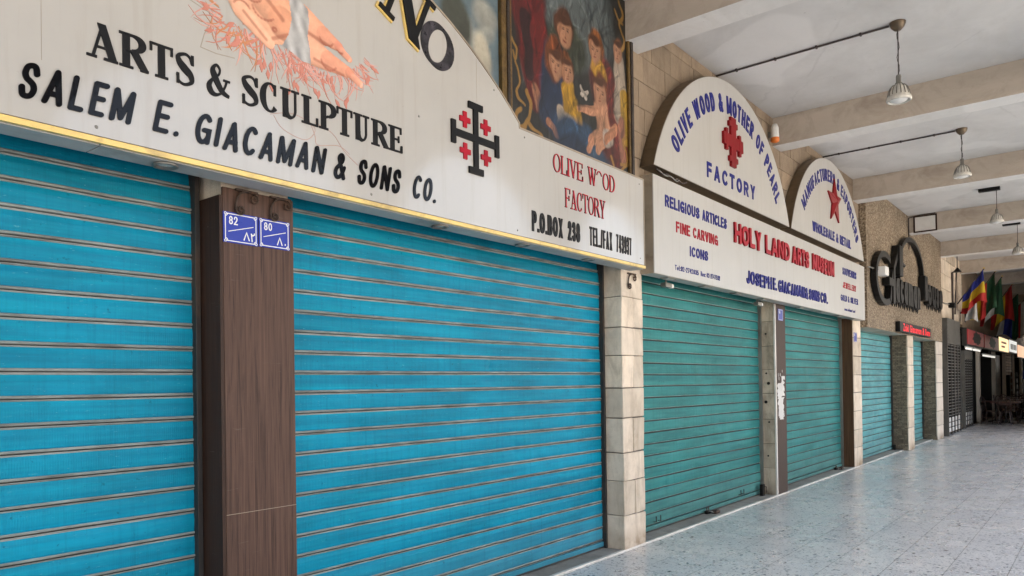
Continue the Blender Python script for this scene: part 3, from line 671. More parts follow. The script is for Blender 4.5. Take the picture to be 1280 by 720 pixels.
# street-side arcade: piers and arches behind the photographer
mb = MB(); yo0, yo1 = -.88, -.45
zs, zr = 3.35, 1.72
for k in range(len(BX)-1):
    a, b = BX[k], BX[k+1]; c = (a+b)/2; dark = c > 26
    hw = 1.90; zsp = zs
    P = [(a, 0), (c-hw, 0), (c-hw, zsp)] + [(c+hw*math.cos(t), zsp+zr*math.sin(t)) for t in np.linspace(PI, 0, 17)][1:-1] + [(c+hw, zsp), (c+hw, 0), (b, 0), (b, ZC), (a, ZC)]
    if not dark: mb.prism(P, yo0, yo1, 'facade', 'facade')
    else: mb.prism([(a, 0), (b, 0), (b, ZC), (a, ZC)], yo0, yo1, 'beam', 'beam')  # solid far bays added to keep daylight out and darken that end
o = mb.build('arcade_wall'); tag(o, 'stone arcade of round arches along the street side, far bays filled in to block daylight', 'wall')
mb = MB(); mb.boxm(-18, 62.3, -1.0, 12, ZC+.36, 9.6, {'all': 'facade'}); o = mb.build('upper_storey'); tag(o, 'unseen pale upper storey over the arcade, sized for its shadow', 'building')  # unseen block, height chosen for the shadow it throws on the plaza
mb = MB(); mb.boxm(-80, 120, -46, -30, -.16, 8.0, {'all': 'facade'}); o = mb.build('facing_building'); tag(o, 'pale stone building across the square', 'building')

# ------------------------------------------------------------------ walls
def blockwall(mb, x0, x1, z0, z1, y, rowh, bl, mat, rng, gap=.005, dep=.05):
    z = z0; r = 0
    while z < z1-.02:
        zt = min(z+rowh, z1); x = x0-(rng.random()*bl if r % 2 else 0)
        while x < x1:
            e = x+bl*rng.uniform(.75, 1.3); xa, xb = max(x, x0), min(e, x1)
            if xb-xa > .03: mb.box(xa+gap/2, xb-gap/2, y+rng.uniform(-.003, .003), y+dep, z+gap/2, zt-gap/2, mat, .007)
            x = e
        z = zt; r += 1
rg = random.Random(3)
mb = MB(); mb.boxm(-6, 14.96, YF+.022, 4.4, 2.80, ZC, {'all': 'mortar'})
blockwall(mb, 6.25, 14.96, 3.55, ZC, YF, .262, .48, 'lime_wall', rg)
o = mb.build('stone_wall'); tag(o, 'weathered tan limestone block wall behind the arched signs', 'wall')
mb = MB(); mb.boxm(14.955, 22.9, 3.44, 4.4, 2.565, ZC, {'all': 'clad', '-z': 'beam'}); o = mb.build('clad_wall'); tag(o, 'tan crushed-stone wall carrying black metal letters', 'wall')
mb = MB(); mb.boxm(22.905, 27.4, YF+.02, 4.4, 3.27, ZC, {'all': 'mortar'})
blockwall(mb, 22.905, 27.4, 3.27, ZC, YF, .42, 1.5, 'lime', rg, .012)
o = mb.build('stone_wall'); tag(o, 'pale limestone block wall above the folding gates', 'wall')
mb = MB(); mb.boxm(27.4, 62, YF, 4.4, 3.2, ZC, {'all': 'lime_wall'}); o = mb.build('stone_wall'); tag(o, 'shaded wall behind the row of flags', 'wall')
mb = MB(); mb.boxm(-6, 23.3, 4.2, 4.4, 0, 2.8, {'all': 'mortar'}); mb.boxm(-6.2, -6, 3.4, 4.4, 0, ZC, {'all': 'lime'})
mb.boxm(62, 62.3, -.9, 6, 0, ZC+.3, {'all': 'beam'}); o = mb.build('back_wall'); tag(o, 'dark wall inside the shops behind the closed shutters, with an added light-blocking end wall', 'wall')  # arcade end wall added to shut light out of the far end

# ------------------------------------------------------------------ roller shutters
def shutter(x0, x1, paint, lip, style, label, top=2.78, handle=None, rails='rail'):
    root = thing('roller_shutter', ((x0+x1)/2, YS, 0.012), label, 'shutter', 'roller shutters along the shop fronts')
    mb = MB(); pitch = .1233; zb = .075
    n = int((top-zb)/pitch)+1
    if style == 'wide': prof = [(0, .0035, 1), (.0045, .004, 1), (.005, -.009, 2), (.0095, -.009, 2), (.010, .004, 1), (.0135, .0085, 1), (.0185, .0098, 1), (.0235, .007, 1), (.026, .001, 0), (.05, .0035, 0), (.09, .005, 0), (.119, .001, 0)]
    else: prof = [(0, -.007, 2), (.008, -.007, 2), (.009, .003, 1), (.014, .006, 1), (.018, .002, 0), (.045, .0045, 0), (.085, .0045, 0), (.117, .0, 0)]
    xs = np.linspace(x0+.02, x1-.02, max(8, int((x1-x0)/.07))); rows = []; mi = []
    dents = [(random.uniform(x0, x1), random.uniform(.2, 2.6), random.uniform(.04, .16), random.uniform(-.014, .007)) for _ in range(34)]
    sag = [random.uniform(-.0016, .0016) for _ in range(n+1)]
    for k in range(n):
        for (dz, dd, m_) in prof:
            z = zb+k*pitch+dz
            if z > top: break
            row = []
            for x in xs:
                d = dd+.0022*math.sin(x*1.7+k*2.1)+.0012*math.sin(x*6.3+k)
                for (dx, dzz, r, a) in dents: d += a*math.exp(-((x-dx)**2+(z-dzz)**2)/(r*r))
                if z > top-.3: d -= .35*(z-top+.3)**2
                row.append((x, YS-d, z+sag[k]*math.sin((x-x0)*1.3+k)))
            rows.append(row); mi.append(m_)
    nx = len(xs); mats = [paint, lip, 'groove']
    b = len(mb.v)
    for r in rows: mb.v += r
    for i in range(len(rows)-1):
        k = mb.m(mats[mi[i+1] if mi[i+1] != 0 or mi[i] == 0 else 0])
        for j in range(nx-1):
            mb.f.append((b+i*nx+j, b+i*nx+j+1, b+(i+1)*nx+j+1, b+(i+1)*nx+j)); mb.mi.append(k)
    cur = mb.build('curtain', root)
    mb = MB(); mb.box(x0+.02, x1-.02, YS-.016, YS+.012, .014, .072, paint, .004)
    mb.box(x0+.03, x1-.03, YS-.022, YS-.0165, .018, .03, 'rail', .001); mb.build('bottom_bar', cur)
    for a, b_, in ((x0+.002, x0+.030), (x1-.030, x1-.002)):
        mb = MB(); mb.box(a, b_, YS-.045, YS-.028, .013, 2.8, rails, .002); mb.box(a, a+.01, YS-.0275, YS+.02, .013, 2.8, rails); mb.build('guide_rail', root)
    mb = MB(); mb.box(x0+.01, x1-.01, YS+.06, YS+.4, top-.04, 2.798, 'groove', .01); mb.build('roll_box', root)
    if handle:
        for hx in handle:
            mb = MB(); z = .11
            mb.tube([(hx-.05, YS-.018, z), (hx-.05, YS-.05, z), (hx-.05, YS-.05, z+.06)], .006, 'blackmetal', 6)
            mb.tube([(hx+.05, YS-.018, z), (hx+.05, YS-.05, z), (hx+.05, YS-.05, z+.06)], .006, 'blackmetal', 6); mb.build('lift_hook', cur)
    return root
shutter(-1.9, 2.05, 'blue_paint', 'lip', 'wide', 'turquoise roller shutter left of the broad brown pillar')
sA = shutter(2.51, 6.17, 'blue_paint', 'lip', 'wide', 'wide turquoise roller shutter between brown pillar and limestone pillar')
sB = shutter(6.59, 10.36, 'teal_paint', 'lip_teal', 'fine', 'teal green roller shutter under the red museum lettering', handle=[7.2, 9.55], rails='rail_grey')
sC = shutter(10.79, 14.40, 'teal_paint', 'lip_teal', 'fine', 'teal roller shutter right of pillar with torn white paper', rails='rail_grey')
sD = shutter(14.96, 18.46, 'pale_paint', 'lip_teal', 'fine', 'pale dusty teal roller shutter left of the ledgestone pillar', top=2.66)
sE = shutter(19.10, 22.0, 'pale_paint', 'lip_teal', 'fine', 'narrow pale teal roller shutter right of the ledgestone pillar', top=2.66)
# floor locks
def lock(x, label, g='padlocks and floor latches of the shutters'):
    t = thing('floor_lock', (x, YS-.1, .012), label, 'lock', g)
    mb = MB(); mb.box(x-.05, x+.05, YS-.075, YS-.03, .013, .05, 'blackmetal', .006); mb.tube([(x-.03, YS-.052, .05), (x-.03, YS-.052, .085), (x+.03, YS-.052, .085), (x+.03, YS-.052, .05)], .007, 'iron', 6); mb.build('hasp', t)
    mb = MB(); mb.box(x+.02, x+.14, YS-.15, YS-.09, .014, .052, 'iron', .012); mb.build('padlock', t, smooth=True)
    mb = MB(); mb.tube([(x+.02, YS-.12, .03), (x-.02, YS-.11, .045), (x-.03, YS-.078, .05)], .007, 'rail_grey', 6); mb.build('shackle', t)
lock(8.45, 'rusty padlock lying on the sill before the teal shutter, under the phone number')
lock(13.85, 'dark padlock on the sill beside the reddish brown pillar side')
t = thing('floor_latch', (10.2, YS-.06, .012), 'dark upright latch at the foot of the grubby stone jamb', 'latch')
mb = MB(); mb.box(10.16, 10.24, YS-.10, YS-.05, .013, .17, 'blackmetal', .008); mb.build('latch_case', t)
mb = MB(); mb.tube([(10.2, YS-.105, .14), (10.2, YS-.13, .14), (10.2, YS-.13, .06)], .008, 'iron', 6); mb.build('handle', t)
t = thing('floor_latch', (18.35, YS-.06, .012), 'small dark latch at the foot of the ledgestone pillar', 'latch')
mb = MB(); mb.box(18.31, 18.39, YS-.10, YS-.05, .013, .13, 'blackmetal', .008); mb.build('latch_case', t)
mb = MB(); mb.tube([(18.35, YS-.105, .1), (18.35, YS-.13, .1), (18.35, YS-.13, .05)], .008, 'iron', 6); mb.build('handle', t)

# ------------------------------------------------------------------ pillars
def blockpillar(x0, x1, y0, y1, zs, mat, name, label, split=True, root=None):
    mb = MB(); mb.box(x0+.012, x1-.012, y0+.012, y1, 0, zs[-1], 'mortar')
    for i in range(len(zs)-1):
        z0, z1 = zs[i]+.004, zs[i+1]-.004
        if split and i % 2: m_ = x0+(x1-x0)*random.uniform(.46, .56); mb.box(x0, m_-.002, y0, y1, z0, z1, mat, .010, .005); mb.box(m_+.002, x1, y0+.001, y1, z0, z1, mat, .010, .005)
        else: mb.box(x0, x1, y0, y1, z0, z1, mat, .010, .005)
    return mb
zs1 = [0, .33, .66, .93, 1.26, 1.55, 1.86, 2.13, 2.42, 2.80]
mb = blockpillar(6.175, 6.585, YF, 4.1, zs1, 'lime', 'stone_pillar', ''); o = mb.build('stone_pillar'); tag(o, 'pale limestone block pillar right of the wide turquoise shutter', 'pillar')
# brown laminate pillar
t = thing('clad_pillar', (2.28, 3.7, 0), 'broad brown wood-laminate pillar bearing two blue number plates', 'pillar')
mb = MB(); mb.box(2.075, 2.506, YF, YF+.018, .0, 2.655, 'wood_lam', .0015); mb.build('front_panel', t)
mb = MB(); mb.box(2.054, 2.0735, YF+.001, 4.05, .0, 2.61, 'wood_dark', .0015); mb.build('side_panel', t)
mb = MB(); mb.box(2.490, 2.508, YF+.019, 4.05, .0, 2.655, 'wood_dark', .001); mb.build('side_panel', t)
mb = MB(); mb.box(2.076, 2.488, YF+.02, 4.05, 0, 2.8, 'lime', .003); mb.build('core', t)
mb = MB(); mb.box(2.076, 2.505, YF-.001, YF, .934, .9365, 'beige_side'); mb.build('panel_joint', t)
# pillar between the teal shutters
t = thing('clad_pillar', (10.58, 3.7, 0), 'brown-faced pillar with grubby stone side and torn white paper', 'pillar')
mb = MB(); mb.box(10.375, 10.78, YF+.02, 4.1, 0, 2.8, 'mortar'); zz = [0, .38, .72, 1.06, 1.42, 1.75, 2.08, 2.42, 2.8]
for a, b in zip(zz[:-1], zz[1:]): mb.box(10.362, 10.40, YF+.025, 4.0, a+.003, b-.003, 'lime_grubby', .005, .002)
for z, y in ((1.56, 3.66), (1.3, 3.70), (1.02, 3.66), (1.7, 3.69), (.55, 3.68), (2.25, 3.69)): mb.tube([(10.36, y, z), (10.352, y, z)], .022 if z < 1.6 and z > 1.2 else .013, 'blackmetal', 8)
mb.build('stone_side', t)
mb = MB(); mb.box(10.358, 10.392, YF, YF+.024, 0, 2.66, 'marble', .003); mb.build('edge_strip', t)
mb = MB(); mb.box(10.393, 10.785, YF+.001, YF+.0195, 0, 2.66, 'wood_dark', .0015); mb.build('front_panel', t)
# torn paper
rr = random.Random(5); mb = MB()
for (z0, z1, xa, xb) in ((1.10, 1.36, 10.44, 10.68), (1.34, 1.56, 10.43, 10.60), (1.38, 1.66, 10.60, 10.70), (1.05, 1.14, 10.50, 10.66)):
    n = 9; L = [(xa+rr.uniform(-.025, .03), z0+(z1-z0)*i/n) for i in range(n+1)]; Rr = [(xb+rr.uniform(-.05, .03), z0+(z1-z0)*i/n) for i in range(n+1)]
    dd = rr.uniform(.0004, .0015)
    mb.poly([(u, v) for u, v in Rr]+[(u, v) for u, v in reversed(L)], 0, dd, lambda u, v, d: (u, YF+.001-d, v), 'paper')
for i in range(14):
    x = rr.uniform(10.44, 10.7); z = rr.uniform(1.0, 1.72); w = rr.uniform(.008, .03)
    mb.poly([(x, z), (x+w, z-.01), (x+w*.8, z+rr.uniform(.02, .07)), (x+w*.1, z+.03)], 0, .002+i*.00004, lambda u, v, d: (u, YF+.001-d, v), 'paper')
o = mb.build('torn_poster'); tag(o, 'torn white paper scraps stuck on the dark brown pillar face', 'poster')
# pillar at the right end of the white sign
t = thing('clad_pillar', (14.68, 3.7, 0), 'narrow pale stone pillar with reddish brown side panel', 'pillar')
mb = blockpillar(14.415, 14.955, YF, 4.1, [0, .36, .68, 1.02, 1.36, 1.68, 2.02, 2.36, 2.8], 'lime', '', '', False); mb.build('stone_face', t)
mb = MB(); mb.box(14.395, 14.413, YF+.01, 4.0, 0, 2.7, 'wood_mid', .0015); mb.build('side_panel', t)
# ledgestone pillars
t = thing('ledgestone_pillar', (18.78, 3.6, 0), 'ledgestone pillar with pale front strip below the red display', 'pillar')
mb = MB(); mb.box(18.465, 19.09, 3.475, 4.1, 0, 2.562, 'ledge', .006); mb.build('ledgestone_side', t)
mb = blockpillar(18.47, 19.085, 3.445, 3.474, [0, .5, .95, 1.4, 1.9, 2.3, 2.562], 'lime', '', '', False); mb.build('front_strip', t)
t = thing('ledgestone_pillar', (22.45, 3.6, 0), 'ledgestone pillar with white stone front, next to the folding gate', 'pillar')
mb = MB(); mb.box(22.005, 22.88, 3.475, 4.1, 0, 2.562, 'ledge', .006); mb.build('ledgestone_side', t)
mb = blockpillar(22.0, 22.89, 3.445, 3.474, [0, .36, .74, 1.1, 1.48, 1.86, 2.22, 2.562], 'lime_white', '', '', False); mb.build('front_strip', t)

# ------------------------------------------------------------------ big cream sign
YA = 3.34; XC = 2.24; CZ, RA = 1.11, 3.21
t = thing('shop_sign', (XC, 3.42, 2.664), 'big cream arched sign reading SALEM E. GIACAMAN & SONS CO.', 'sign')
xr = 6.235; xk = XC+2.10; xl = -1.76
th = [math.acos(u) for u in np.linspace(2.10/RA, -2.10/RA, 41)]
arcp = [(XC+RA*math.cos(a), CZ+RA*math.sin(a)) for a in th]
zk = 3.502
out = [(xl, 2.672), (xr, 2.672), (xr, zk), (xk, zk)]+arcp+[(XC-2.10, zk), (xl, zk)]
# carcass behind, then the acrylic face
mb = MB(); mb.prism(out, YA+.012, 3.50, 'soffit', 'bronze'); mb.build('carcass', t)
ins = [(xl+.004, 2.694), (xr-.012, 2.694), (xr-.012, zk-.012), (xk-.006, zk-.012)]+[(XC+(RA-.014)*math.cos(a), CZ+(RA-.014)*math.sin(a)) for a in th]+[(XC-2.09, zk-.012), (xl+.004, zk-.012)]
mb = MB(); mb.prism(ins, YA, YA+.011, 'acrylic', 'acrylic'); fp = mb.build('face_panel', t)
mb = MB(); mb.box(xl, xr+.002, YA-.010, YA+.0115, 2.662, 2.688, 'gold', .003); mb.box(xr-.0115, xr+.002, YA-.004, YA+.0115, 2.694, zk, 'beige_side', .001); mb.build('gold_trim', t)
mb = MB(); fnA = lambda u, v, d: (u, YA+.0115-d, v)
edge = [(xr, zk-.005), (xk, zk-.005)]+[(XC+(RA-.006)*math.cos(a), CZ+(RA-.006)*math.sin(a)) for a in th]+[(XC-2.1, zk-.005), (xl, zk-.005)]
mb.strip(edge, .012, 0, .0155, fnA, 'beige_side'); mb.build('edge_trim', t)
so = MB()
for a, b in ((xl, 1.378), (1.382, 3.9), (3.904, xr)): so.box(a+.002, b, YA+.016, 3.498, 2.658, 2.6715, 'soffit', .001)
so.build('soffit_panel', t)
for x in (-.2, 1.70, 3.56, 4.46, 5.38):
    mb = MB(); mb.lathe([(.058, 0), (.060, -.008), (.050, -.010), (.042, -.004), (.036, .010), (.018, .010), (.0, .010)], (x, 3.42, 2.656), 'rail_grey', 20)
    mb.lathe([(.034, -.0005), (.02, -.006), (0, -.008)], (x, 3.42, 2.660), 'shade', 16); mb.build('downlight', t, smooth=True)
for w_, a, b in (('SALEM', 1.055, 1.502), ('E.', 1.600, 1.722), ('GIACAMAN', 1.795, 2.548), ('&', 2.615, 2.70), ('SONS', 2.785, 3.115), ('CO.', 3.225, 3.435)):
    line(w_, 'sans', a, b, 2.772, 2.925, YA, .006, 'black_gloss', gap=.18, sw=.15, rnd=True, slant=.2, jit=.02).build('lettering', fp)
for w_, a, b in (('ARTS', 1.322, 1.805), ('&', 1.868, 1.988), ('SCULPTURE', 2.052, 3.148)):
    line(w_, 'serif', a, b, 3.028, 3.182, YA, .006, 'black', gap=.05, st=.235, hr=.065).build('lettering', fp)
for w_, a, b, k in (('OLIVE', 4.762, 5.185, ()), ('W', 5.262, 5.398, ()), ('OD', 5.50, 5.712, ())):
    line(w_, 'serif', a, b, 3.266, 3.412, YA, .006, 'red', gap=.04, st=.15, hr=.05, side='black').build('lettering', fp)
mb = MB(); fn = lambda u, v, d: (u, YA-d, v); mb.strip(arc(5.445, 3.345, .042, .06, 155, 25, 10), .010, 0, .006, fn, 'red', 'black'); mb.build('lettering', fp)
line('FACTORY', 'serif', 4.92, 5.532, 3.010, 3.166, YA, .006, 'red', gap=.03, st=.15, hr=.05, side='black').build('lettering', fp)
line('P.O.BOX', 'sans', 4.475, 4.885, 2.752, 2.908, YA, .006, 'black', gap=.08, sw=.16).build('lettering', fp)
line('238', 'sans', 4.955, 5.13, 2.752, 2.908, YA, .006, 'black', gap=.1, sw=.16).build('lettering', fp)
line('TEL./FAX', 'sans', 5.28, 5.645, 2.754, 2.912, YA, .004, 'black', gap=.14, sw=.125).build('lettering', fp)
line('743937', 'sans', 5.715, 5.985, 2.754, 2.912, YA, .004, 'black', gap=.14, sw=.13).build('lettering', fp)
# INO around the arch
def rotfn(cx, cz, ang, W, y=YA, sx=1):
    ca, sa = math.cos(ang), math.sin(ang)
    def f(u, v, d):
        a = u-W/2; return (cx+a*ca-v*sa, y-d, cz+a*sa+v*ca)
    return f
def archletter(mb, ch, cx, cz, a, h, st, hr, xs, y, d, mat, side=None):
    W = ser_strokes(ch, st, hr)[0]*xs*h
    put_serif(mb, ch, rotfn(cx, cz, math.radians(a), W, y), xs, h, st, hr, d, mat, side)
mb = MB(); archletter(mb, 'N', 3.130, 3.792, -24.5, .36, .21, .07, 1.08, YA, .022, 'black', 'black'); mb.build('lettering', fp)
mb = MB(); archletter(mb, 'N', 3.119, 3.783, -24.5, .374, .225, .09, 1.08, YA, .012, 'gold', 'gold'); mb.build('letter_backing', fp)
mb = MB(); cx, cz = 3.478, 3.806
P = []; wd = []
for i in range(40):
    a = 2*PI*i/40; u, v = .118*math.cos(a), .135*math.sin(a); rt = math.radians(-26)
    P.append((cx+u*math.cos(rt)-v*math.sin(rt), cz+u*math.sin(rt)+v*math.cos(rt))); wd.append(.026+.052*abs(math.cos(a))**1.4)
mb.strip(P, wd, 0, .004, fn, 'black_film', closed=True); mb.build('lettering', fp)
mb = MB()
for P, w in (([(3.862, 3.55), (3.862, 3.87)], .003), ([(1.15, 2.95), (1.15, 3.9)], .002), ([(1.62, 3.56), (1.78, 3.45), (1.90, 3.42), (1.96, 3.40)], .004), ([(1.90, 3.40), (1.86, 3.31), (1.84, 3.24), (1.92, 3.235), (2.02, 3.245)], .004)):
    mb.strip(P, w, 0, .0009, fn, 'seam')
sk = simple('pale red sketch line', (.36, .24, .20), .5); M['sketch'] = sk
for i, P in enumerate((([(2.22, 3.02), (2.36, 3.06), (2.50, 3.02), (2.44, 2.94), (2.30, 2.96), (2.24, 3.02)]), ([(2.46, 3.06), (2.50, 2.98), (2.52, 2.93), (2.66, 2.96), (2.74, 2.93)]), ([(2.50, 3.05), (2.62, 3.02), (2.70, 2.94), (2.80, 2.88)]))):
    mb.strip(smooth_pts(P, 5), .004, 0, .0006+i*.0002, fn, 'sketch')
mb.build('sketch_lines', fp)
mb = MB()
for x, z in ((.5, 2.73), (1.36, 2.73), (2.9, 2.73), (4.3, 2.73), (6.15, 2.75), (6.15, 3.44), (4.4, 3.44), (4.05, 3.69), (.9, 3.6), (3.3, 3.3), (1.3, 3.35)): mb.lathe([(.0, -.004), (.006, -.003), (.008, 0)], (x, YA-.0005, z), 'rail_grey', 10, 'y')
mb.build('screws', fp)
# Jerusalem cross
def bars(mb, L, mat, d):
    for i, (x0, x1, z0, z1) in enumerate(L): mb.box(x0, x1, YA-d-.0004*i, YA, z0, z1, mat, .001)
cx, cz = 3.838, 3.287; mb = MB()
bars(mb, [(cx-.024, cx+.024, cz-.242, cz+.242), (cx-.245, cx+.245, cz-.024, cz+.024), (cx-.074, cx+.074, cz+.2, cz+.245), (cx-.074, cx+.074, cz-.245, cz-.2), (cx-.247, cx-.205, cz-.078, cz+.078), (cx+.205, cx+.247, cz-.078, cz+.078)], 'black', .014)
for sx in (-1, 1):
    for sz in (-1, 1):
        a, b = cx+.108*sx, cz+.107*sz; bars(mb, [(a-.018, a+.018, b-.055, b+.055), (a-.053, a+.053, b-.018, b+.018)], 'red', .010)
mb.build('cross_emblem', fp)

# painted reclining infant on straw: a coloured canvas cut-out plus straw strokes
def grid_paint(name, parent, fnmap, u0, u1, v0, v1, nu, nv, colfn, maskfn=None):
    U = np.linspace(u0, u1, nu); V = np.linspace(v0, v1, nv); uu, vv = np.meshgrid(U, V)
    C = colfn(uu, vv); keep = np.ones_like(uu, bool) if maskfn is None else maskfn(uu, vv)
    verts = [fnmap(a, b) for a, b in zip(uu.ravel(), vv.ravel())]; faces = []
    for j in range(nv-1):
        for i in range(nu-1):
            if keep[j, i] and keep[j, i+1] and keep[j+1, i] and keep[j+1, i+1]:
                a = j*nu+i; faces.append((a, a+1, a+nu+1, a+nu))
    off = ROOT[parent]; me = bpy.data.meshes.new(name)
    me.from_pydata([(x-off.x, y-off.y, z-off.z) for x, y, z in verts], [], faces)
    at = me.color_attributes.new("Col", 'FLOAT_COLOR', 'POINT')
    buf = np.ones((nu*nv, 4), np.float32); buf[:, :3] = C.reshape(-1, 3); at.data.foreach_set('color', buf.ravel())
    me.materials.append(M['paint']); o = bpy.data.objects.new(name, me); COL.objects.link(o); o.parent = parent; ROOT[o] = off.copy()
    return o
def srgb(*c): return np.array([((x/255+.055)/1.055)**2.4 if x > 10 else x/3294 for x in c])
def ell(u, v, cu, cv, ru, rv, rot=0, soft=.15):
    r = math.radians(rot); a = (u-cu)*math.cos(r)+(v-cv)*math.sin(r); b = -(u-cu)*math.sin(r)+(v-cv)*math.cos(r)
    q = np.sqrt((a/ru)**2+(b/rv)**2); return np.clip((1-q)/soft+.5, 0, 1), a/ru, b/rv
def capsule(u, v, p, q, r0, r1, soft=.2):
    px, py = p; dx, dy = q[0]-px, q[1]-py; L2 = dx*dx+dy*dy
    tt = np.clip(((u-px)*dx+(v-py)*dy)/L2, 0, 1); r = r0+(r1-r0)*tt
    d = np.hypot(u-px-tt*dx, v-py-tt*dy)/r; side = ((u-px)*(-dy)+(v-py)*dx)/math.sqrt(L2)/r
    return np.clip((1-d)/soft+.5, 0, 1), side, tt
def over(C, m, col, shade=None, amt=.35):
    c = np.broadcast_to(np.asarray(col), C.shape)
    if shade is not None: c = c*(1+amt*np.clip(shade, -1, 1))[..., None]
    return C*(1-m[..., None])+c*m[..., None]
# infant built from tapered limbs in sign coordinates (X, Z); lies head to the upper left
LIMBS = [((2.68, 3.51), (2.745, 3.478), .026, .022, (218, 152, 126)), ((2.76, 3.388), (2.83, 3.355), .028, .022, (218, 152, 126)), ((2.43, 3.595), (2.57, 3.55), .082, .056, (220, 160, 130)), ((2.57, 3.55), (2.67, 3.525), .054, .032, (212, 148, 120)), ((2.67, 3.525), (2.712, 3.498), .032, .020, (208, 138, 114)),
         ((2.44, 3.445), (2.60, 3.418), .088, .060, (226, 166, 136)), ((2.60, 3.418), (2.75, 3.398), .058, .034, (216, 150, 122)), ((2.745, 3.398), (2.79, 3.372), .032, .020, (206, 138, 112)),
         ((2.08, 3.68), (2.25, 3.51), .15, .115, (228, 172, 140)), ((2.22, 3.62), (2.33, 3.53), .115, .10, (222, 162, 130)), ((2.30, 3.52), (2.37, 3.50), .09, .08, (212, 150, 118)),
         ((1.99, 3.62), (2.06, 3.50), .062, .054, (230, 176, 146)), ((2.06, 3.50), (2.215, 3.392), .054, .036, (228, 172, 142))]
CLOTHP = [(2.337, 3.70), (2.397, 3.70), (2.462, 3.655), (2.469, 3.59), (2.457, 3.511), (2.472, 3.442), (2.476, 3.364), (2.424, 3.358), (2.363, 3.382), (2.294, 3.402), (2.334, 3.472), (2.356, 3.561)]
def inpoly(u, v, P):
    m = np.zeros(u.shape, bool)
    for (x0, y0), (x1, y1) in zip(P, P[1:]+P[:1]):
        c = (y0 > v) != (y1 > v); m ^= c & (u < (x1-x0)*(v-y0)/(y1-y0+1e-12)+x0)
    return m
def infant_mask(u, v):
    m = np.zeros_like(u)
    for p, q, a, b, c in LIMBS: m = np.maximum(m, capsule(u, v, p, q, a, b)[0])
    m = np.maximum(m, inpoly(u, v, CLOTHP)*1.0)
    m = np.maximum(m, ell(u, v, 2.08, 3.78, .10, .12)[0])
    return m > .5
def infant_col(u, v):
    C = np.broadcast_to(srgb(222, 168, 128), u.shape+(3,)).copy()
    m, a, b = ell(u, v, 2.08, 3.78, .10, .12); C = over(C, m, srgb(226, 172, 134), b, .2)
    for p, q, a, b, c in LIMBS:
        m, s, tt = capsule(u, v, p, q, a, b, .12); C = over(C, m, srgb(*c), s*.35-.75*s**4+.12, .42)
    for p, q, w in (((2.07, 3.50), (2.20, 3.40), .008), ((2.24, 3.42), (2.33, 3.47), .010), ((2.46, 3.53), (2.60, 3.505), .010), ((2.2, 3.62), (2.3, 3.54), .012), ((2.5, 3.4), (2.7, 3.37), .008)):
        m, _, _ = capsule(u, v, p, q, w, w, .9); C = over(C, m*.6, srgb(150, 84, 62))
    for fx, fz, k in ((2.715, 3.497, -.5), (2.795, 3.372, -.45)):
        m, a, b = ell(u, v, fx, fz, .045, .024, math.degrees(k), .3); C = over(C, m, srgb(222, 156, 130), b, .2)
        for q in range(5):
            m, _, _ = ell(u, v, fx+.040*math.cos(k)+.006*(q-2)*math.sin(-k)*1.6, fz+.040*math.sin(k)+.0085*(q-2), .007, .006, 0, .6); C = over(C, m, srgb(232, 172, 146))
    for cx_, cz_, rx, rz, a0, a1 in ((2.585, 3.55, .05, .05, 200, 330), (2.60, 3.42, .055, .05, 190, 330), (2.19, 3.56, .07, .06, 190, 320), (2.12, 3.62, .06, .05, 200, 330), (2.25, 3.47, .012, .010, 0, 300), (2.06, 3.50, .05, .05, 30, 150), (2.68, 3.52, .03, .03, 220, 300)):
        P = arc(cx_, cz_, rx, rz, a0, a1, 8)
        for p, q in zip(P[:-1], P[1:]): m, _, _ = capsule(u, v, p, q, .006, .006, .9); C = over(C, m*.55, srgb(158, 86, 66))
    m = inpoly(u, v, CLOTHP)*1.0
    fold = np.sin((u-2.40)*75+np.sin(v*18)*1.6)*.6+np.sin((u*.7+v*.4)*130)*.35; C = over(C, m, srgb(170, 169, 168), fold, .34)
    return C
grid_paint('painted_infant', fp, lambda a, b: (a, YA-.0035, b), 1.92, 2.84, 3.30, 3.92, 230, 156, infant_col, infant_mask)
mb = MB(); rr = random.Random(11)
M['straw1'] = simple('painted straw coral', (.50, .19, .14), .5); M['straw2'] = simple('painted straw pink', (.58, .30, .25), .5); M['straw3'] = simple('painted straw rust', (.48, .20, .09), .5)
path = [(1.922, 3.44), (1.963, 3.37), (2.05, 3.36), (2.15, 3.36), (2.259, 3.375), (2.382, 3.345), (2.486, 3.335), (2.621, 3.345), (2.765, 3.375), (2.86, 3.47)]
for i in range(150):
    k = rr.uniform(0, len(path)-1.01); a, b = path[int(k)], path[int(k)+1]; f = k-int(k)
    x, z = a[0]+(b[0]-a[0])*f, a[1]+(b[1]-a[1])*f+rr.uniform(-.005, .06)
    base = math.radians(200 if x < 1.98 else 265+(x-2.3)*75) + rr.uniform(-.8, .8); L = rr.uniform(.06, .19)
    bend = rr.uniform(-1.1, 1.1); P = [(x+L*s*math.cos(base+bend*s), z+L*s*math.sin(base+bend*s)) for s in (0, .25, .5, .75, 1)]
    w = rr.uniform(.004, .012); mb.strip(P, [w*.5, w, w*.9, w*.55, w*.08], 0, .0008+i*.000015, fn, ('straw1', 'straw2', 'straw3' if x < 2.2 else 'straw2')[i % 3])
    if i % 4 == 0:
        e = P[-1]; mb.strip([e, (e[0]+.022*math.cos(base), e[1]+.022*math.sin(base)), (e[0]+.05*math.cos(base), e[1]+.05*math.sin(base))], [.004, .024, .003], 0, .0030+i*.000002, fn, 'straw1')
mb.build('painted_straw', fp)

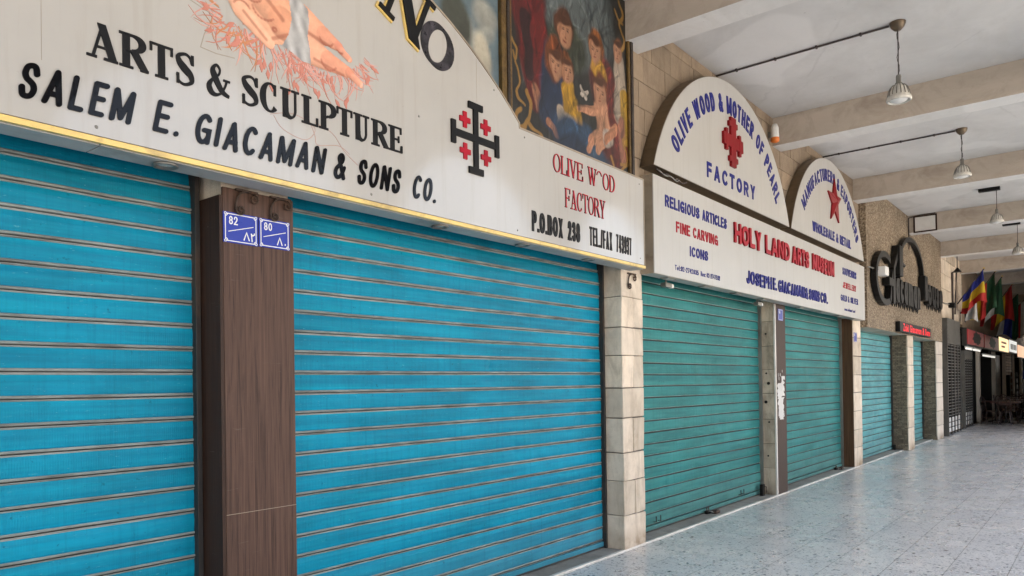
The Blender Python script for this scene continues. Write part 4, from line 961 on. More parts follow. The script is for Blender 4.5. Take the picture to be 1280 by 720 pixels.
# ------------------------------------------------------------------ white museum sign and its two arched boards
YB = 3.41
t = thing('shop_sign', (10.6, 3.49, 2.665), 'long white sign board with red HOLY LAND ARTS MUSEUM letters', 'sign')
mb = MB(); mb.boxm(6.556, 14.64, YB+.008, 3.555, 2.665, 3.640, {'all': 'beige_side', '-z': 'soffit'}); mb.build('carcass', t)
mb = MB(); mb.box(6.556, 14.64, YB-.002, YB+.0075, 2.668, 3.638, 'acrylic2', .001); fp = mb.build('face_panel', t)
for x in (7.0, 7.9, 8.8, 9.7, 11.2, 12.2, 13.2, 14.1):
    mb = MB(); mb.box(x-.10, x+.10, 3.44, 3.53, 2.655, 2.6645, 'rail_grey', .003); mb.box(x-.08, x+.08, 3.455, 3.515, 2.651, 2.656, 'soffit', .001); mb.build('downlight', t)
YL = YB-.002
for a, b, z0, z1, txt, d, c, w_, g_ in (
    (6.80, 7.60, 3.360, 3.478, 'RELIGIOUS', .006, 'blue', .185, .16), (7.68, 8.345, 3.362, 3.482, 'ARTICLES', .006, 'blue', .185, .16),
    (7.038, 7.36, 3.135, 3.248, 'FINE', .006, 'red', .185, .16), (7.44, 8.085, 3.136, 3.25, 'CARVING', .006, 'red', .185, .16), (7.352, 7.805, 2.928, 3.035, 'ICONS', .006, 'blue', .185, .16),
    (7.0, 7.56, 2.745, 2.797, 'Tel:02-2742835', .003, 'blue', .15, .17), (7.62, 8.13, 2.745, 2.797, 'Res: 02-2747532', .003, 'blue', .15, .17),
    (13.20, 14.065, 3.352, 3.474, 'SOUVENIRS', .005, 'blue', .17, .18), (13.215, 14.035, 3.130, 3.230, 'JEWELLERY', .005, 'red', .17, .18), (13.07, 14.15, 2.908, 3.012, 'GOLD & SILVER', .005, 'blue', .17, .18), (13.28, 13.96, 2.755, 2.81, 'www.islmart.net', .003, 'blue', .15, .16)):
    line(txt, 'sans', a, b, z0, z1, YL, d, c, sw=w_, gap=g_).build('lettering', fp)
for a, b, txt in ((8.55, 9.42, 'HOLY'), (9.58, 10.50, 'LAND'), (10.62, 11.36, 'ARTS'), (11.54, 12.66, 'MUSEUM')):
    line(txt, 'sans', a, b, 3.247, 3.487, YL, .022, 'red', gap=.10, sw=.22, jit=.035, side='darkred').build('lettering', fp)
for a, b, txt in ((8.935, 9.80, 'JOSEPH'), (9.86, 9.99, 'E.'), (10.06, 11.16, 'GIACAMAN'), (11.2, 11.32, '&'), (11.38, 11.88, 'SONS'), (11.95, 12.30, 'CO.')):
    line(txt, 'sans', a, b, 2.790, 2.952, YL, .014, 'blue', gap=.16, sw=.185, jit=.03).build('lettering', fp)

def archboard(x0, x1, label):
    cx = (x0+x1)/2; hw = (x1-x0)/2; z0 = 3.725; rise = 1.385; R = (hw*hw+rise*rise)/(2*rise); cz = z0+rise-R
    t = thing('arched_sign', (cx, 3.48, z0), label, 'sign', 'arched sign boards')
    a0 = math.asin((z0-cz)/R); ang = np.linspace(a0, PI-a0, 49)
    P = [(cx+R*math.cos(a), cz+R*math.sin(a)) for a in ang]
    mb = MB(); mb.prism(P, 3.404, 3.553, 'bronze', 'bronze'); mb.build('casing', t)
    P2 = [(cx+(R-.006)*math.cos(a), max(z0+.004, cz+(R-.006)*math.sin(a))) for a in ang]
    mb = MB(); mb.prism(P2, 3.398, 3.4035, 'acrylic2', 'acrylic2'); t = mb.build('face_panel', t)
    return t, cx, cz
ta, cx1, cz1 = archboard(6.557, 10.535, 'first arched white sign with a red cross above FACTORY')
arcline('OLIVE WOOD & MOTHER OF PEARL', cx1, cz1, 1.74, 147, 33.5, .205, 3.398, .006, 'blue', .18, .16).build('lettering', ta)
line('FACTORY', 'sans', 7.80, 9.235, 3.862, 4.035, 3.398, .006, 'blue', sw=.21, gap=.3).build('lettering', ta)
cx, cz = cx1-.03, 4.41; mb = MB()
def bars2(L, d):
    for i, (x0, x1, z0, z1) in enumerate(L): mb.box(cx+x0, cx+x1, 3.398-d-.0004*i, 3.398, cz+z0, cz+z1, 'darkred', .002)
bars2([(-.075, .075, -.29, .29), (-.29, .29, -.07, .07), (-.125, .125, .175, .235), (-.125, .125, -.235, -.175), (-.225, -.165, -.125, .125), (.165, .225, -.125, .125)], .03)
mb.build('cross_emblem', ta)
tb, cx2, cz2 = archboard(10.61, 14.585, 'second arched white sign with a dark red star')
arcline('MANUFACTURERS & EXPORTERS', cx2, cz2, 1.76, 142, 34, .19, 3.398, .006, 'blue', .165, .17).build('lettering', tb)
line('WHOLESALE & RETAIL', 'sans', 11.57, 13.70, 3.835, 3.985, 3.398, .006, 'blue', sw=.2).build('lettering', tb)
mb = MB(); sx, sz = 12.72, 4.47
star = []
for i in range(10):
    a = PI/2+i*PI/5; r = .38 if i % 2 == 0 else .15; star.append((sx+r*math.cos(a), sz+r*math.sin(a)))
fn4 = lambda u, v, d: (u, 3.398-d, v)
b = len(mb.v)
for i in range(10):
    p, q = star[i], star[(i+1) % 10]; mb.face([fn4(sx, sz, .07), fn4(*p, .025), fn4(*q, .025)], 'darkred'); mb.face([fn4(*p, .025), fn4(*p, 0), fn4(*q, 0), fn4(*q, .025)], 'darkred')
mb.build('star_emblem', tb)
mb = MB(); P = smooth_pts([(6.62, 3.70), (6.75, 3.672), (6.88, 3.690), (7.0, 3.665), (7.08, 3.69), (7.2, 3.67), (7.3, 3.70)], 5)
mb.tube([(x, 3.405+.004*math.sin(9*x), z) for x, z in P], .008, 'cord', 6); mb.tube([(x+.05, 3.40, z-.006) for x, z in P[:20]], .006, 'rail_grey', 6)
o = mb.build('loose_cable'); tag(o, 'loose wires lying between the first arched sign and the white board', 'cable')

# ------------------------------------------------------------------ paintings above the big sign
def scroll(C, u, v, pts, w, col):
    m = np.zeros_like(u)
    P = smooth_pts(pts, 5)
    for a, b in zip(P[:-1], P[1:]): m = np.maximum(m, capsule(u, v, a, b, w, w, .5)[0])
    return over(C, m, col)
def nativity(u, v):
    u0, v0 = u, v
    u = u+.009*np.sin(v*17+np.sin(u*11)*2)+.006*np.sin(u*37+v*29); v = v+.009*np.sin(u0*19+np.sin(v0*13)*2)+.006*np.sin(v0*41-u0*23)
    n1 = np.sin(u*13+np.sin(v*9)*1.7)*np.sin(v*11+np.sin(u*7)*2); n2 = np.sin(u*41+v*23)*np.sin(v*37-u*19)
    C = np.broadcast_to(srgb(46, 50, 50), u.shape+(3,)).copy(); C = C*(1+.25*n1)[..., None]
    E = lambda C, cu, cv, ru, rv, rot, col, amt=.3, soft=.25: over(C, (m := ell(u, v, cu, cv, ru, rv, rot, soft))[0], srgb(*col), -m[1]*.5+m[2]*.6+.35*n1+.15*n2, amt)
    K = lambda C, p, q, a, b, col, amt=.3: over(C, (m := capsule(u, v, p, q, a, b, .25))[0], srgb(*col), m[1]*.7+.3*np.sin(m[1]*6+m[2]*4), amt)
    C = E(C, 5.45, 4.85, .55, .5, 0, (112, 128, 134)); C = E(C, 5.25, 4.45, .3, .22, 10, (70, 82, 72))
    # left standing figure, red mantle
    C = K(C, (4.70, 4.62), (4.80, 3.92), .24, .13, (120, 34, 36)); C = K(C, (4.66, 4.5), (4.72, 4.05), .07, .05, (58, 26, 34)); C = E(C, 4.80, 3.90, .05, .10, 15, (196, 140, 112))
    # women behind
    C = E(C, 5.20, 4.62, .14, .17, 0, (92, 58, 38)); C = E(C, 5.22, 4.57, .09, .12, 0, (196, 142, 110))
    C = K(C, (5.05, 4.32), (5.02, 3.86), .15, .20, (40, 62, 98)); C = E(C, 5.05, 4.30, .13, .19, 0, (132, 74, 40)); C = E(C, 5.08, 4.25, .08, .11, 0, (204, 150, 116))
    C = E(C, 5.24, 4.28, .10, .14, 0, (140, 84, 44)); C = E(C, 5.25, 4.24, .075, .10, 0, (212, 158, 124)); C = K(C, (5.26, 4.08), (5.32, 3.84), .10, .16, (206, 164, 42))
    # lamb and little girl's dress
    C = E(C, 5.24, 3.75, .15, .14, 0, (214, 206, 190), .3); C = E(C, 5.14, 3.86, .05, .07, 30, (206, 196, 178)); C = K(C, (5.30, 3.70), (5.44, 3.58), .14, .10, (204, 160, 60))
    C = K(C, (4.96, 3.74), (5.2, 3.62), .035, .03, (198, 142, 110))
    # blue skirts across the foot
    C = E(C, 5.62, 3.62, .62, .22, -14, (42, 74, 110), .45); C = E(C, 5.25, 3.56, .3, .16, 20, (30, 52, 84)); C = E(C, 5.74, 3.74, .22, .10, 12, (62, 104, 144))
    # seated woman right, crimson cape, child on her lap
    C = K(C, (5.82, 4.35), (6.02, 3.86), .22, .26, (116, 44, 40)); C = E(C, 5.72, 4.62, .12, .17, 0, (150, 92, 44)); C = E(C, 5.70, 4.58, .08, .12, 0, (212, 160, 126))
    C = E(C, 5.76, 4.42, .15, .10, -20, (208, 164, 58))
    C = E(C, 5.78, 4.26, .115, .145, 0, (122, 70, 42)); C = E(C, 5.77, 4.22, .09, .12, 0, (222, 170, 138))
    C = K(C, (5.78, 4.08), (5.84, 3.88), .115, .12, (222, 170, 138)); C = K(C, (5.70, 4.05), (5.42, 3.98), .045, .035, (218, 164, 132)); C = K(C, (5.80, 3.86), (5.60, 3.74), .075, .05, (224, 172, 140)); C = K(C, (5.62, 3.76), (5.56, 3.66), .05, .035, (216, 160, 128)); C = K(C, (5.84, 3.84), (5.72, 3.70), .07, .045, (220, 168, 136))
    C = E(C, 5.90, 3.84, .10, .09, -10, (206, 200, 192)); C = K(C, (6.02, 3.96), (5.86, 3.82), .055, .04, (206, 148, 116))
    # standing woman far right
    C = K(C, (6.12, 4.62), (6.14, 4.12), .09, .12, (196, 188, 176)); C = E(C, 6.10, 4.72, .08, .12, 0, (150, 100, 66)); C = K(C, (6.20, 4.30), (6.22, 3.92), .07, .08, (208, 172, 70)); C = K(C, (6.14, 4.05), (6.16, 3.72), .06, .05, (176, 122, 104))
    C = K(C, (5.48, 4.12), (5.56, 4.16), .03, .02, (226, 222, 214)); C = K(C, (5.52, 4.10), (5.46, 4.20), .02, .012, (226, 222, 214))
    # folds of cloth, hair strands and shadowed features
    rr = np.random.default_rng(8)
    for i in range(420):
        x, z = rr.uniform(4.5, 6.25), rr.uniform(3.5, 5.1); a = rr.normal(1.45, .5); L = rr.uniform(.08, .3)
        m, _, tt = capsule(u, v, (x, z), (x+L*math.cos(a), z+L*math.sin(a)), rr.uniform(.006, .026), .004, .9)
        C = C*(1+(m*(.5 if i % 2 else -.5)*rr.uniform(.4, 1))[..., None]*np.array([1, .95, .9]))
    for fx, fz, r in ((5.22, 4.57, .1), (5.08, 4.25, .09), (5.25, 4.24, .08), (5.70, 4.58, .09), (5.77, 4.22, .1), (6.10, 4.70, .08)):
        m, a, b = ell(u, v, fx, fz, r*.95, r*1.3, 0, .35); C = over(C, m, srgb(216, 166, 134), -a*.8+b*.3, .3)
        m, _, _ = ell(u, v, fx-r*.1, fz+r*1.05, r*1.0, r*.42, 0, .6); C = over(C, m, srgb(96, 58, 36))
        for dx, dz, w, h, c, k in ((-.38, .15, .17, .055, (70, 42, 32), .9), (.34, .15, .17, .055, (70, 42, 32), .9), (-.38, .34, .24, .05, (96, 60, 44), .7), (.34, .34, .24, .05, (96, 60, 44), .7), (.03, -.16, .06, .22, (168, 112, 86), .7), (.02, -.36, .13, .05, (140, 84, 64), .8), (.0, -.66, .22, .06, (150, 58, 52), .9), (-.72, -.1, .14, .7, (140, 86, 62), .6)):
            m, _, _ = ell(u, v, fx+dx*r, fz+dz*r, w*r, h*r*1.3, 0, .9); C = over(C, m*k, srgb(*c))
    # gilt scrollwork near the frame
    g = srgb(190, 150, 74)
    for P, w in (([(4.50, 4.28), (4.56, 4.20), (4.52, 4.12), (4.50, 4.18)], .012), ([(4.52, 4.10), (4.58, 3.98), (4.54, 3.86), (4.64, 3.78)], .010), ([(4.66, 3.92), (4.72, 3.80), (4.66, 3.64), (4.54, 3.60), (4.52, 3.70), (4.60, 3.74)], .018), ([(4.70, 3.66), (4.82, 3.62), (4.90, 3.54), (4.86, 3.48)], .016), ([(4.62, 3.58), (4.74, 3.50), (4.80, 3.44)], .014),
                 ([(6.24, 3.94), (6.18, 3.86), (6.24, 3.78), (6.22, 3.68), (6.12, 3.66)], .016), ([(6.22, 3.66), (6.10, 3.58), (6.0, 3.60), (5.96, 3.68)], .018), ([(6.14, 3.56), (6.04, 3.50), (5.92, 3.52)], .014), ([(6.12, 5.20), (6.2, 5.08), (6.14, 4.96), (6.22, 4.86), (6.18, 4.76)], .018), ([(6.05, 5.1), (6.12, 5.02), (6.2, 5.0)], .014)):
        C = scroll(C, u, v, P, w, g)
    C = C*(1+.10*np.sin(u*150+v*90)*np.sin(v*170-u*60))[..., None]
    return np.clip(C*np.array([.44, .40, .37]), 0.002, .9)
t = thing('framed_painting', (5.38, 3.53, 3.50), 'large framed painting of robed figures and a seated child above the sign', 'painting')
grid_paint('canvas', t, lambda a, b: (a, 3.515, b), 4.47, 6.27, 3.36, 5.24, 300, 300, nativity)
mb = MB(); mb.box(4.42, 6.32, 3.52, 3.556, 3.34, 5.245, 'frame_dark', .002); mb.build('backing', t)
mb = MB()
for a, b in ((4.425, 4.455), (6.255, 6.285)): mb.box(a, b, 3.488, 3.519, 3.34, 5.246, 'frame_gold', .008)
for a, b in ((4.390, 4.424), (6.286, 6.33)): mb.box(a, b, 3.478, 3.55, 3.34, 5.246, 'frame_dark', .008)
mb.box(4.33, 4.3895, 3.486, 3.55, 3.34, 5.246, 'frame_gold', .008); mb.box(4.33, 6.33, 3.49, 3.52, 3.335, 3.36, 'frame_gold', .006); mb.build('frame', t)
def clouds(u, v):
    C = np.broadcast_to(srgb(104, 124, 134), u.shape+(3,)).copy(); n = np.sin(u*9+np.sin(v*7)*2)*np.sin(v*10+np.sin(u*5)*2)
    C = C*(1+.2*n)[..., None]; rr = np.random.default_rng(4)
    for i in range(60):
        cu, cv = rr.uniform(2.2, 4.35), rr.uniform(3.5, 5.2); m, a, b = ell(u, v, cu, cv, rr.uniform(.06, .16), rr.uniform(.05, .13), rr.uniform(-40, 40), .5)
        C = over(C, m*.65, srgb(176, 176, 166) if i % 3 else srgb(84, 108, 120), b, .3)
    m, a, b = ell(u, v, 3.86, 4.18, .15, .2, 20, .3); C = over(C, m, srgb(74, 78, 70), b, .3)
    m, a, b = capsule(u, v, (3.84, 4.02), (3.86, 3.94), .04, .03, .3); C = over(C, m, srgb(196, 146, 120))
    m, a, b = ell(u, v, 4.14, 4.02, .09, .17, 15, .4); C = over(C, m, srgb(196, 190, 172), b, .3)
    return np.clip(C*.7, 0, 1)
t = thing('framed_painting', (2.3, 3.53, 3.5), 'painting of pale clouds showing behind the curve of the cream sign', 'painting')
grid_paint('canvas', t, lambda a, b: (a, 3.518, b), .2, 4.325, 3.3, 5.24, 160, 80, clouds)
mb = MB(); mb.box(.16, 4.328, 3.522, 3.556, 3.28, 5.245, 'frame_dark', .002); mb.build('backing', t)
mb = MB(); mb.box(.12, .158, 3.49, 3.55, 3.28, 5.245, 'frame_gold', .006); mb.build('frame', t)

# ------------------------------------------------------------------ number plates, brackets
def plate(x0, x1, z0, z1, y, num, label, arabic=None, detail=True):
    t = thing('number_plate', ((x0+x1)/2, y, z0), label, 'number plate', 'blue enamel house number plates')
    mb = MB(); mb.box(x0, x1, y-.006, y-.0005, z0, z1, 'plate', .002); pl = mb.build('plate', t)
    w, h = x1-x0, z1-z0; g = lambda u, v, d: (x0+u*w, y-.006-d, z0+v*h); mb = MB()
    def st(P, wd, k=0):
        f = lambda u, v, d: (x0+u, y-.006-d, z0+v); mb.strip([(a*w, b*h) for a, b in P], wd, 0, .0008+k*.0003, f, 'white')
    c = .10
    for i, P in enumerate(([(c, .06), (1-c, .06)], [(c, .94), (1-c, .94)], [(.06, c), (.06, 1-c)], [(.94, c), (.94, 1-c)])): st(P, .0045)
    if detail:
        for cx, cy in ((.06, .06), (.94, .06), (.06, .94), (.94, .94)):
            a = arc(cx, cy, .06, .08, {(0, 0): 0, (1, 0): 90, (1, 1): 180, (0, 1): 270}[(int(cx > .5), int(cy > .5))], {(0, 0): 90, (1, 0): 180, (1, 1): 270, (0, 1): 360}[(int(cx > .5), int(cy > .5))], 6); st(a, .004, 1)
            mb.strip([(cx*w+.007*math.cos(q), cz_) for q, cz_ in [(0, 0)]] if False else [(cx*w+.006*math.cos(q), cy*h+.006*math.sin(q)) for q in np.linspace(0, 2*PI, 9)[:-1]], .003, 0, .0014, lambda u, v, d: (x0+u, y-.006-d, z0+v), 'white', closed=True)
        st([(.14, .36), (.86, .62)], .0035, 2)
    u = .16*w
    for ch in num:
        u += put_sans(mb, ch, lambda a, b, d, u=u: (x0+u+a, y-.006-d, z0+h*.60+b), .95, h*.27, h*.035, .001, 'white')+.006
    for P in (arabic or []): st(P, .006, 3)
    mb.build('numerals', pl)
plate(2.072, 2.277, 2.365, 2.527, YF, '82', 'blue enamel plate reading 82 at left on the brown pillar', [[(.58, .14), (.66, .40), (.74, .14)], [(.80, .40), (.80, .37), (.84, .33), (.89, .37), (.89, .42)], [(.80, .40), (.82, .12)]])
plate(2.283, 2.480, 2.368, 2.526, YF, '80', 'blue enamel plate reading 80 at right on the brown pillar', [[(.58, .14), (.66, .40), (.74, .14)], [(.84, .16), (.84, .22)]])
plate(10.48, 10.68, 2.44, 2.60, YF+.001, '84', 'small blue enamel number plate on the dark brown pillar face', None, False)
plate(14.44, 14.66, 2.28, 2.45, YF, '86', 'small blue enamel number plate on the narrow pale stone pillar', None, False)
def bracket(x, y, z, label, flip=1, s=1.0):
    mb = MB()
    P = [(0, 0)]+arc(-.02, -.02, .0, .0, 0, 1, 1)
    sp = lambda cx, cz, r, a0, turns: [(cx+r*(1-.75*i/22)*math.cos(a0+turns*2*PI*i/22), cz+r*(1-.75*i/22)*math.sin(a0+turns*2*PI*i/22)) for i in range(23)]
    body = smooth_pts([(.05, .0), (.02, .005), (-.02, -.01), (-.045, -.05), (-.05, -.095)], 5)
    low = sp(-.022, -.098, .028, PI, 1.25); up = sp(.06, -.028, .028, PI/2, -1.25)
    for Q in (body+low, up): mb.tube([(x+flip*s*a, y, z+s*b) for a, b in Q], .0065*s, 'iron', 6)
    mb.box(x-.05*s, x+.08*s, y-.008, y+.012, z+.0005, z+.012, 'iron', .002)
    o = mb.build('scroll_bracket', smooth=True); return tag(o, label, 'bracket', 'wrought iron scroll brackets under the cream sign')
bracket(2.19, YF-.016, 2.644, 'rusty scroll bracket above the plate reading 82', 1, 1.0)
bracket(2.40, YF-.016, 2.644, 'rusty scroll bracket above the plate reading 80', 1, 1.0)
bracket(6.34, YF-.014, 2.644, 'black scroll bracket at the top of the limestone pillar', 1, 1.15)

# ------------------------------------------------------------------ pendant lamps and their conduits
def pendant(x, zt, label, conduit, box=False):
    y = 1.62; t = thing('pendant_lamp', (x, y, ZC), label, 'lamp', 'pendant lamps down the arcade')
    mb = MB()
    if box: mb.box(x-.06, x+.06, y-.06, y+.29, ZC-.06, ZC-.001, 'blackmetal', .004); mb.build('ceiling_box', t)
    else: mb.lathe([(.0, -.085), (.03, -.083), (.062, -.05), (.075, -.02), (.078, -.001)], (x, y, ZC), 'bronze', 20); mb.build('ceiling_rose', t, smooth=True)
    mb = MB(); mb.tube([(x, y, ZC-.06), (x+.004, y, (ZC+zt)/2), (x, y, zt-.02)], .006, 'cord', 6)
    if not box: mb.tube([(x+.012*math.cos(k*1.3), y+.012*math.sin(k*1.3), ZC-.07-(ZC-.07-zt)*k/10) for k in range(11)], .0035, 'cord', 5)
    mb.build('cord', t)
    mb = MB(); mb.lathe([(0, .0), (.022, -.002), (.026, -.02), (.024, -.075), (.034, -.085), (.034, -.10)], (x, y, zt), 'rail_grey', 16); mb.build('lamp_holder', t, smooth=True)
    mb = MB(); pr = [(.030, -.095), (.052, -.105), (.078, -.135), (.094, -.175), (.102, -.215), (.108, -.222), (.118, -.238), (.118, -.262), (.104, -.272), (.092, -.262), (.088, -.22), (.07, -.16), (.03, -.12)]
    mb.lathe(pr, (x, y, zt), 'shade', 32)
    for q in range(16):
        a = 2*PI*q/16; mb.tube([(x+r*math.cos(a), y+r*math.sin(a), zt+h) for r, h in ((.056, -.106), (.083, -.137), (.098, -.176), (.105, -.215))], .004, 'rail_grey', 5)
    shd = mb.build('lamp_shade', t, smooth=True)
    mb = MB(); mb.lathe([(.0, -.285), (.04, -.28), (.072, -.266), (.086, -.25)], (x, y, zt), 'white', 20); mb.build('diffuser', shd, smooth=True)
    if conduit:
        mb = MB(); mb.tube([(x, y+.08, ZC-.015), (x, YF-.005, ZC-.015)], .011, 'cord', 8)
        for yy in np.linspace(y+.35, YF-.25, 4): mb.box(x-.02, x+.02, yy-.01, yy+.01, ZC-.03, ZC-.001, 'cord', .003)
        o = mb.build('ceiling_conduit'); tag(o, conduit, 'conduit', 'dark conduits feeding the pendant lamps')
pendant(8.48, 4.71, 'nearest bell-shaped pendant lamp, hung before the beam between the arched signs', 'dark conduit across the ceiling above the first arched sign')
pendant(12.73, 4.81, 'second bell-shaped pendant lamp, hung in the bay of the second arched sign', 'dark conduit across the ceiling above the second arched sign')
pendant(17.07, 4.83, 'pendant lamp hung from a black ceiling box in the bay of the tan wall', None, True)
pendant(21.25, 4.76, 'far pendant lamp hung from a black box beyond the white board', None, True)
mb = MB(); mb.tube([(x, y, ZC-.004) for x, y in smooth_pts([(10.98+.3, 1.25), (11.2, 1.10), (11.26, .98), (11.22, .86)], 4)], .008, 'cord', 5)
o = mb.build('wire_stub'); tag(o, 'short bent black wire sticking from the ceiling near the second beam', 'wire')
t = thing('warning_lamp', (10.22, 3.50, 4.86), 'small white lamp with orange base on the wall by the first arch', 'lamp')
mb = MB(); mb.lathe([(0, .24), (.03, .235), (.05, .19), (.055, .07), (.052, .05)], (10.22, 3.47, 4.86), 'white', 16); mb.build('lamp_body', t, smooth=True)
mb = MB(); mb.lathe([(.054, .05), (.058, .045), (.056, .0), (.03, -.015), (0, -.015)], (10.22, 3.47, 4.86), 'orange', 16); mb.build('lamp_base', t, smooth=True)
mb = MB(); mb.box(10.2, 10.24, 3.52, 3.558, 4.93, 5.0, 'rail_grey', .004); mb.build('wall_bracket', t)
t = thing('wall_board', (18.73, 3.1, 4.86), 'white rectangular board with brown frame on the fourth beam', 'board')
mb = MB(); mb.box(18.715, 18.738, 2.90, 3.30, 4.88, 5.19, 'beam_white', .004); mb.build('board', t)
mb = MB()
for a in ((2.87, 2.899, 4.85, 5.22), (3.301, 3.33, 4.85, 5.22)): mb.box(18.705, 18.738, *a, 'wood_dark', .003)
mb.box(18.706, 18.738, 2.8995, 3.3005, 5.191, 5.22, 'wood_dark', .003); mb.box(18.706, 18.738, 2.8995, 3.3005, 4.85, 4.879, 'wood_dark', .003); mb.build('frame', t)
mb = MB(); mb.tube([(18.72, 3.425, 5.2), (18.72, 3.425, 4.95), (18.71, 3.42, 4.6), (18.7, 3.425, 4.5)], .012, 'cord', 6); mb.tube([(18.72, 3.425, 5.2), (18.72, 3.2, 5.235), (18.72, 2.9, 5.238)], .012, 'cord', 6)
o = mb.build('wall_cable'); tag(o, 'dark cable dropping from the white board to the black letters', 'cable')

# ------------------------------------------------------------------ black metal letters, red display, spotlights
t = thing('metal_letters', (18.6, 3.4, 3.1), 'big black metal letters with an open arch on the tan wall', 'sign')
Y3 = 3.435; f3 = lambda u, v, d: (u, Y3-d, v)
mb = MB(); G = arc(15.95, 3.56, .72, .47, 55, 325, 22); mb.strip(G, .12, .01, .11, f3, 'blackmetal'); mb.strip([(16.5, 3.1), (16.5, 3.52), (16.1, 3.52)], .15, .01, .142, f3, 'blackmetal')
mb.strip(smooth_pts([(16.3, 3.15), (16.55, 3.7), (16.95, 4.1), (17.05, 4.32)], 5), .12, .01, .12, f3, 'blackmetal'); mb.build('letter', t)
def word(s, x0, x1, z0, h, sw=.2):
    u = x0; tot = sum(SANS[c][0]+.1 for c in s); k = (x1-x0)/tot
    for i, c in enumerate(s):
        mb = MB(); put_sans(mb, c, lambda a, b, d, u=u: (u+a, Y3-.01-d, z0+b), k/h, h, sw*h, .12, 'blackmetal', False, i)
        for j in range(2): mb.tube([(u+SANS[c][0]*k*(.2+.5*j), Y3-.08, z0+.02), (u+SANS[c][0]*k*(.2+.5*j), Y3-.08, z0-.10)], [.03, .006], 'blackmetal', 6)
        mb.build('letter', t); u += (SANS[c][0]+.1)*k
word('iacaman', 16.55, 19.3, 3.17, .72, .20); word('ouse', 20.2, 22.3, 3.36, .72, .22)
for px, zb, zt in ((17.15, 3.72, 4.35), (19.85, 3.42, 4.0)):
    mb = MB(); mb.box(px-.16, px+.16, Y3-.16, Y3-.01, zb, zt, 'blackmetal', .02); mb.tube([(px-.1, Y3-.12, (zb+zt)/2), (px+.42, Y3-.12, (zb+zt)/2-.05)], .035, 'blackmetal', 8); mb.build('letter', t)
mb = MB(); A = arc(18.6, 3.95, 1.28, .72, 178, 2, 30)
A = [(17.3, 3.62)]+A+[(19.9, 3.62)]; mb.strip(A, .10, .01, .10, f3, 'blackmetal'); mb.build('arch_band', t)
t = thing('led_display', (18.95, 3.4, 2.58), 'black display panel with glowing red letters under the black sign', 'display')
mb = MB(); mb.box(17.25, 20.67, 3.345, 3.436, 2.585, 2.80, 'blackmetal', .006); mb.build('casing', t)
line('Zaki Giacaman & Sons', 'sans', 17.55, 20.55, 2.61, 2.77, 3.345, .003, 'led', sw=.17).build('lettering', t)
def spot(x, z, label, mat, s=1.0):
    t = thing('spotlight', (x, 3.40, z), label, 'spotlight')
    mb = MB(); mb.tube([(x-.35*s, 3.43, z+.03), (x, 3.33, z)], .014, 'rail_grey', 6); mb.build('arm', t)
    mb = MB(); mb.box(x-.02, x+.26*s, 3.20, 3.36, z-.11*s, z+.06*s, mat, .02); mb.build('lamp_head', t)
    mb = MB(); mb.box(x+.265*s, x+.29*s, 3.215, 3.345, z-.10*s, z+.05*s, 'blackmetal', .008); mb.build('lens', t)
spot(15.35, 3.66, 'white spotlight on an arm left of the black metal letters', 'white')
spot(23.4, 3.60, 'black spotlight on the pale block wall right of the black metal letters', 'blackmetal', .8)
def smalllamp(x, label):
    t = thing('bullet_lamp', (x, 3.6, 2.6), label, 'lamp', 'little lamps under the white sign')
    mb = MB(); mb.box(x-.07, x+.07, 3.575, 3.64, 2.60, 2.648, 'rail_grey', .006); mb.tube([(x, 3.61, 2.648), (x, 3.61, 2.80)], .008, 'rail_grey', 6); mb.build('arm', t)
    mb = MB(); mb.box(x+.075, x+.13, 3.58, 3.635, 2.60, 2.645, 'white', .01); mb.build('lamp_head', t)
smalllamp(7.2, 'little white lamp under the white sign above the phone number'); smalllamp(9.85, 'little white lamp under the white sign by the grubby stone jamb'); smalllamp(17.9, 'little white lamp under the red display panel')

# ------------------------------------------------------------------ folding gates
def gate(x0, x1, y0, ztop, label, zpan):
    t = thing('folding_gate', ((x0+x1)/2, y0, 0), label, 'gate', 'folding metal gates')
    mb = MB(); mb.box(x0, x0+.05, y0, YF+.1, 0, ztop, 'grey_metal', .004); mb.build('side_panel', t)
    mb = MB(); mb.box(x0+.051, x1, y0, y0+.05, zpan, ztop, 'grey_metal', .004)
    for z in np.arange(zpan+.08, ztop-.05, .11): mb.box(x0+.08, x1-.03, y0-.006, y0-.0005, z, z+.07, 'grey_metal', .003)
    mb.build('top_panel', t)
    mb = MB()
    for x in np.linspace(x0+.075, x1-.025, 5): mb.box(x-.022, x+.022, y0+.005, y0+.045, .03, zpan-.003, 'dark_metal', .004)
    for z in np.arange(.55, zpan-.02, .085): mb.box(x0+.06, x1-.01, y0+.014, y0+.03, z, z+.022, 'rail_grey', .002)
    mb.build('grille', t)
    for a, b in zip(np.linspace(x0+.1, x1-.05, 5)[:-1], np.linspace(x0+.1, x1-.05, 5)[1:]):
        mb = MB()
        for z in (.1, .24, .38): mb.box(a+.03, b-.03, y0+.03, y0+.045, z, z+.115, 'white', .004)
        mb.build('infill_panel', t)
    return t
gate(23.45, 25.7, 3.40, 3.25, 'tall grey folding gate with slatted top beside the white stone pillar', 2.55)
gate(27.3, 29.0, 3.50, 2.46, 'lower dark folding gate standing below the red shop sign', 2.2)
t = thing('metal_door', (26.5, 3.6, 0), 'dark grey metal door leaf between the two folding gates', 'door')
mb = MB(); mb.box(25.72, 27.28, 3.60, 3.65, 0.01, 3.0, 'grey_metal', .004); mb.build('leaf', t)
mb = MB()
for z in (.3, 1.2, 2.1): mb.box(25.9, 27.1, 3.588, 3.6, z, z+.7, 'dark_metal', .006)
mb.build('door_panel', t)
mb = MB(); mb.tube([(26.95, 3.58, 1.0), (26.95, 3.54, 1.02), (26.95, 3.54, 1.16), (26.95, 3.58, 1.18)], .012, 'rail_grey', 6); mb.build('handle', t)

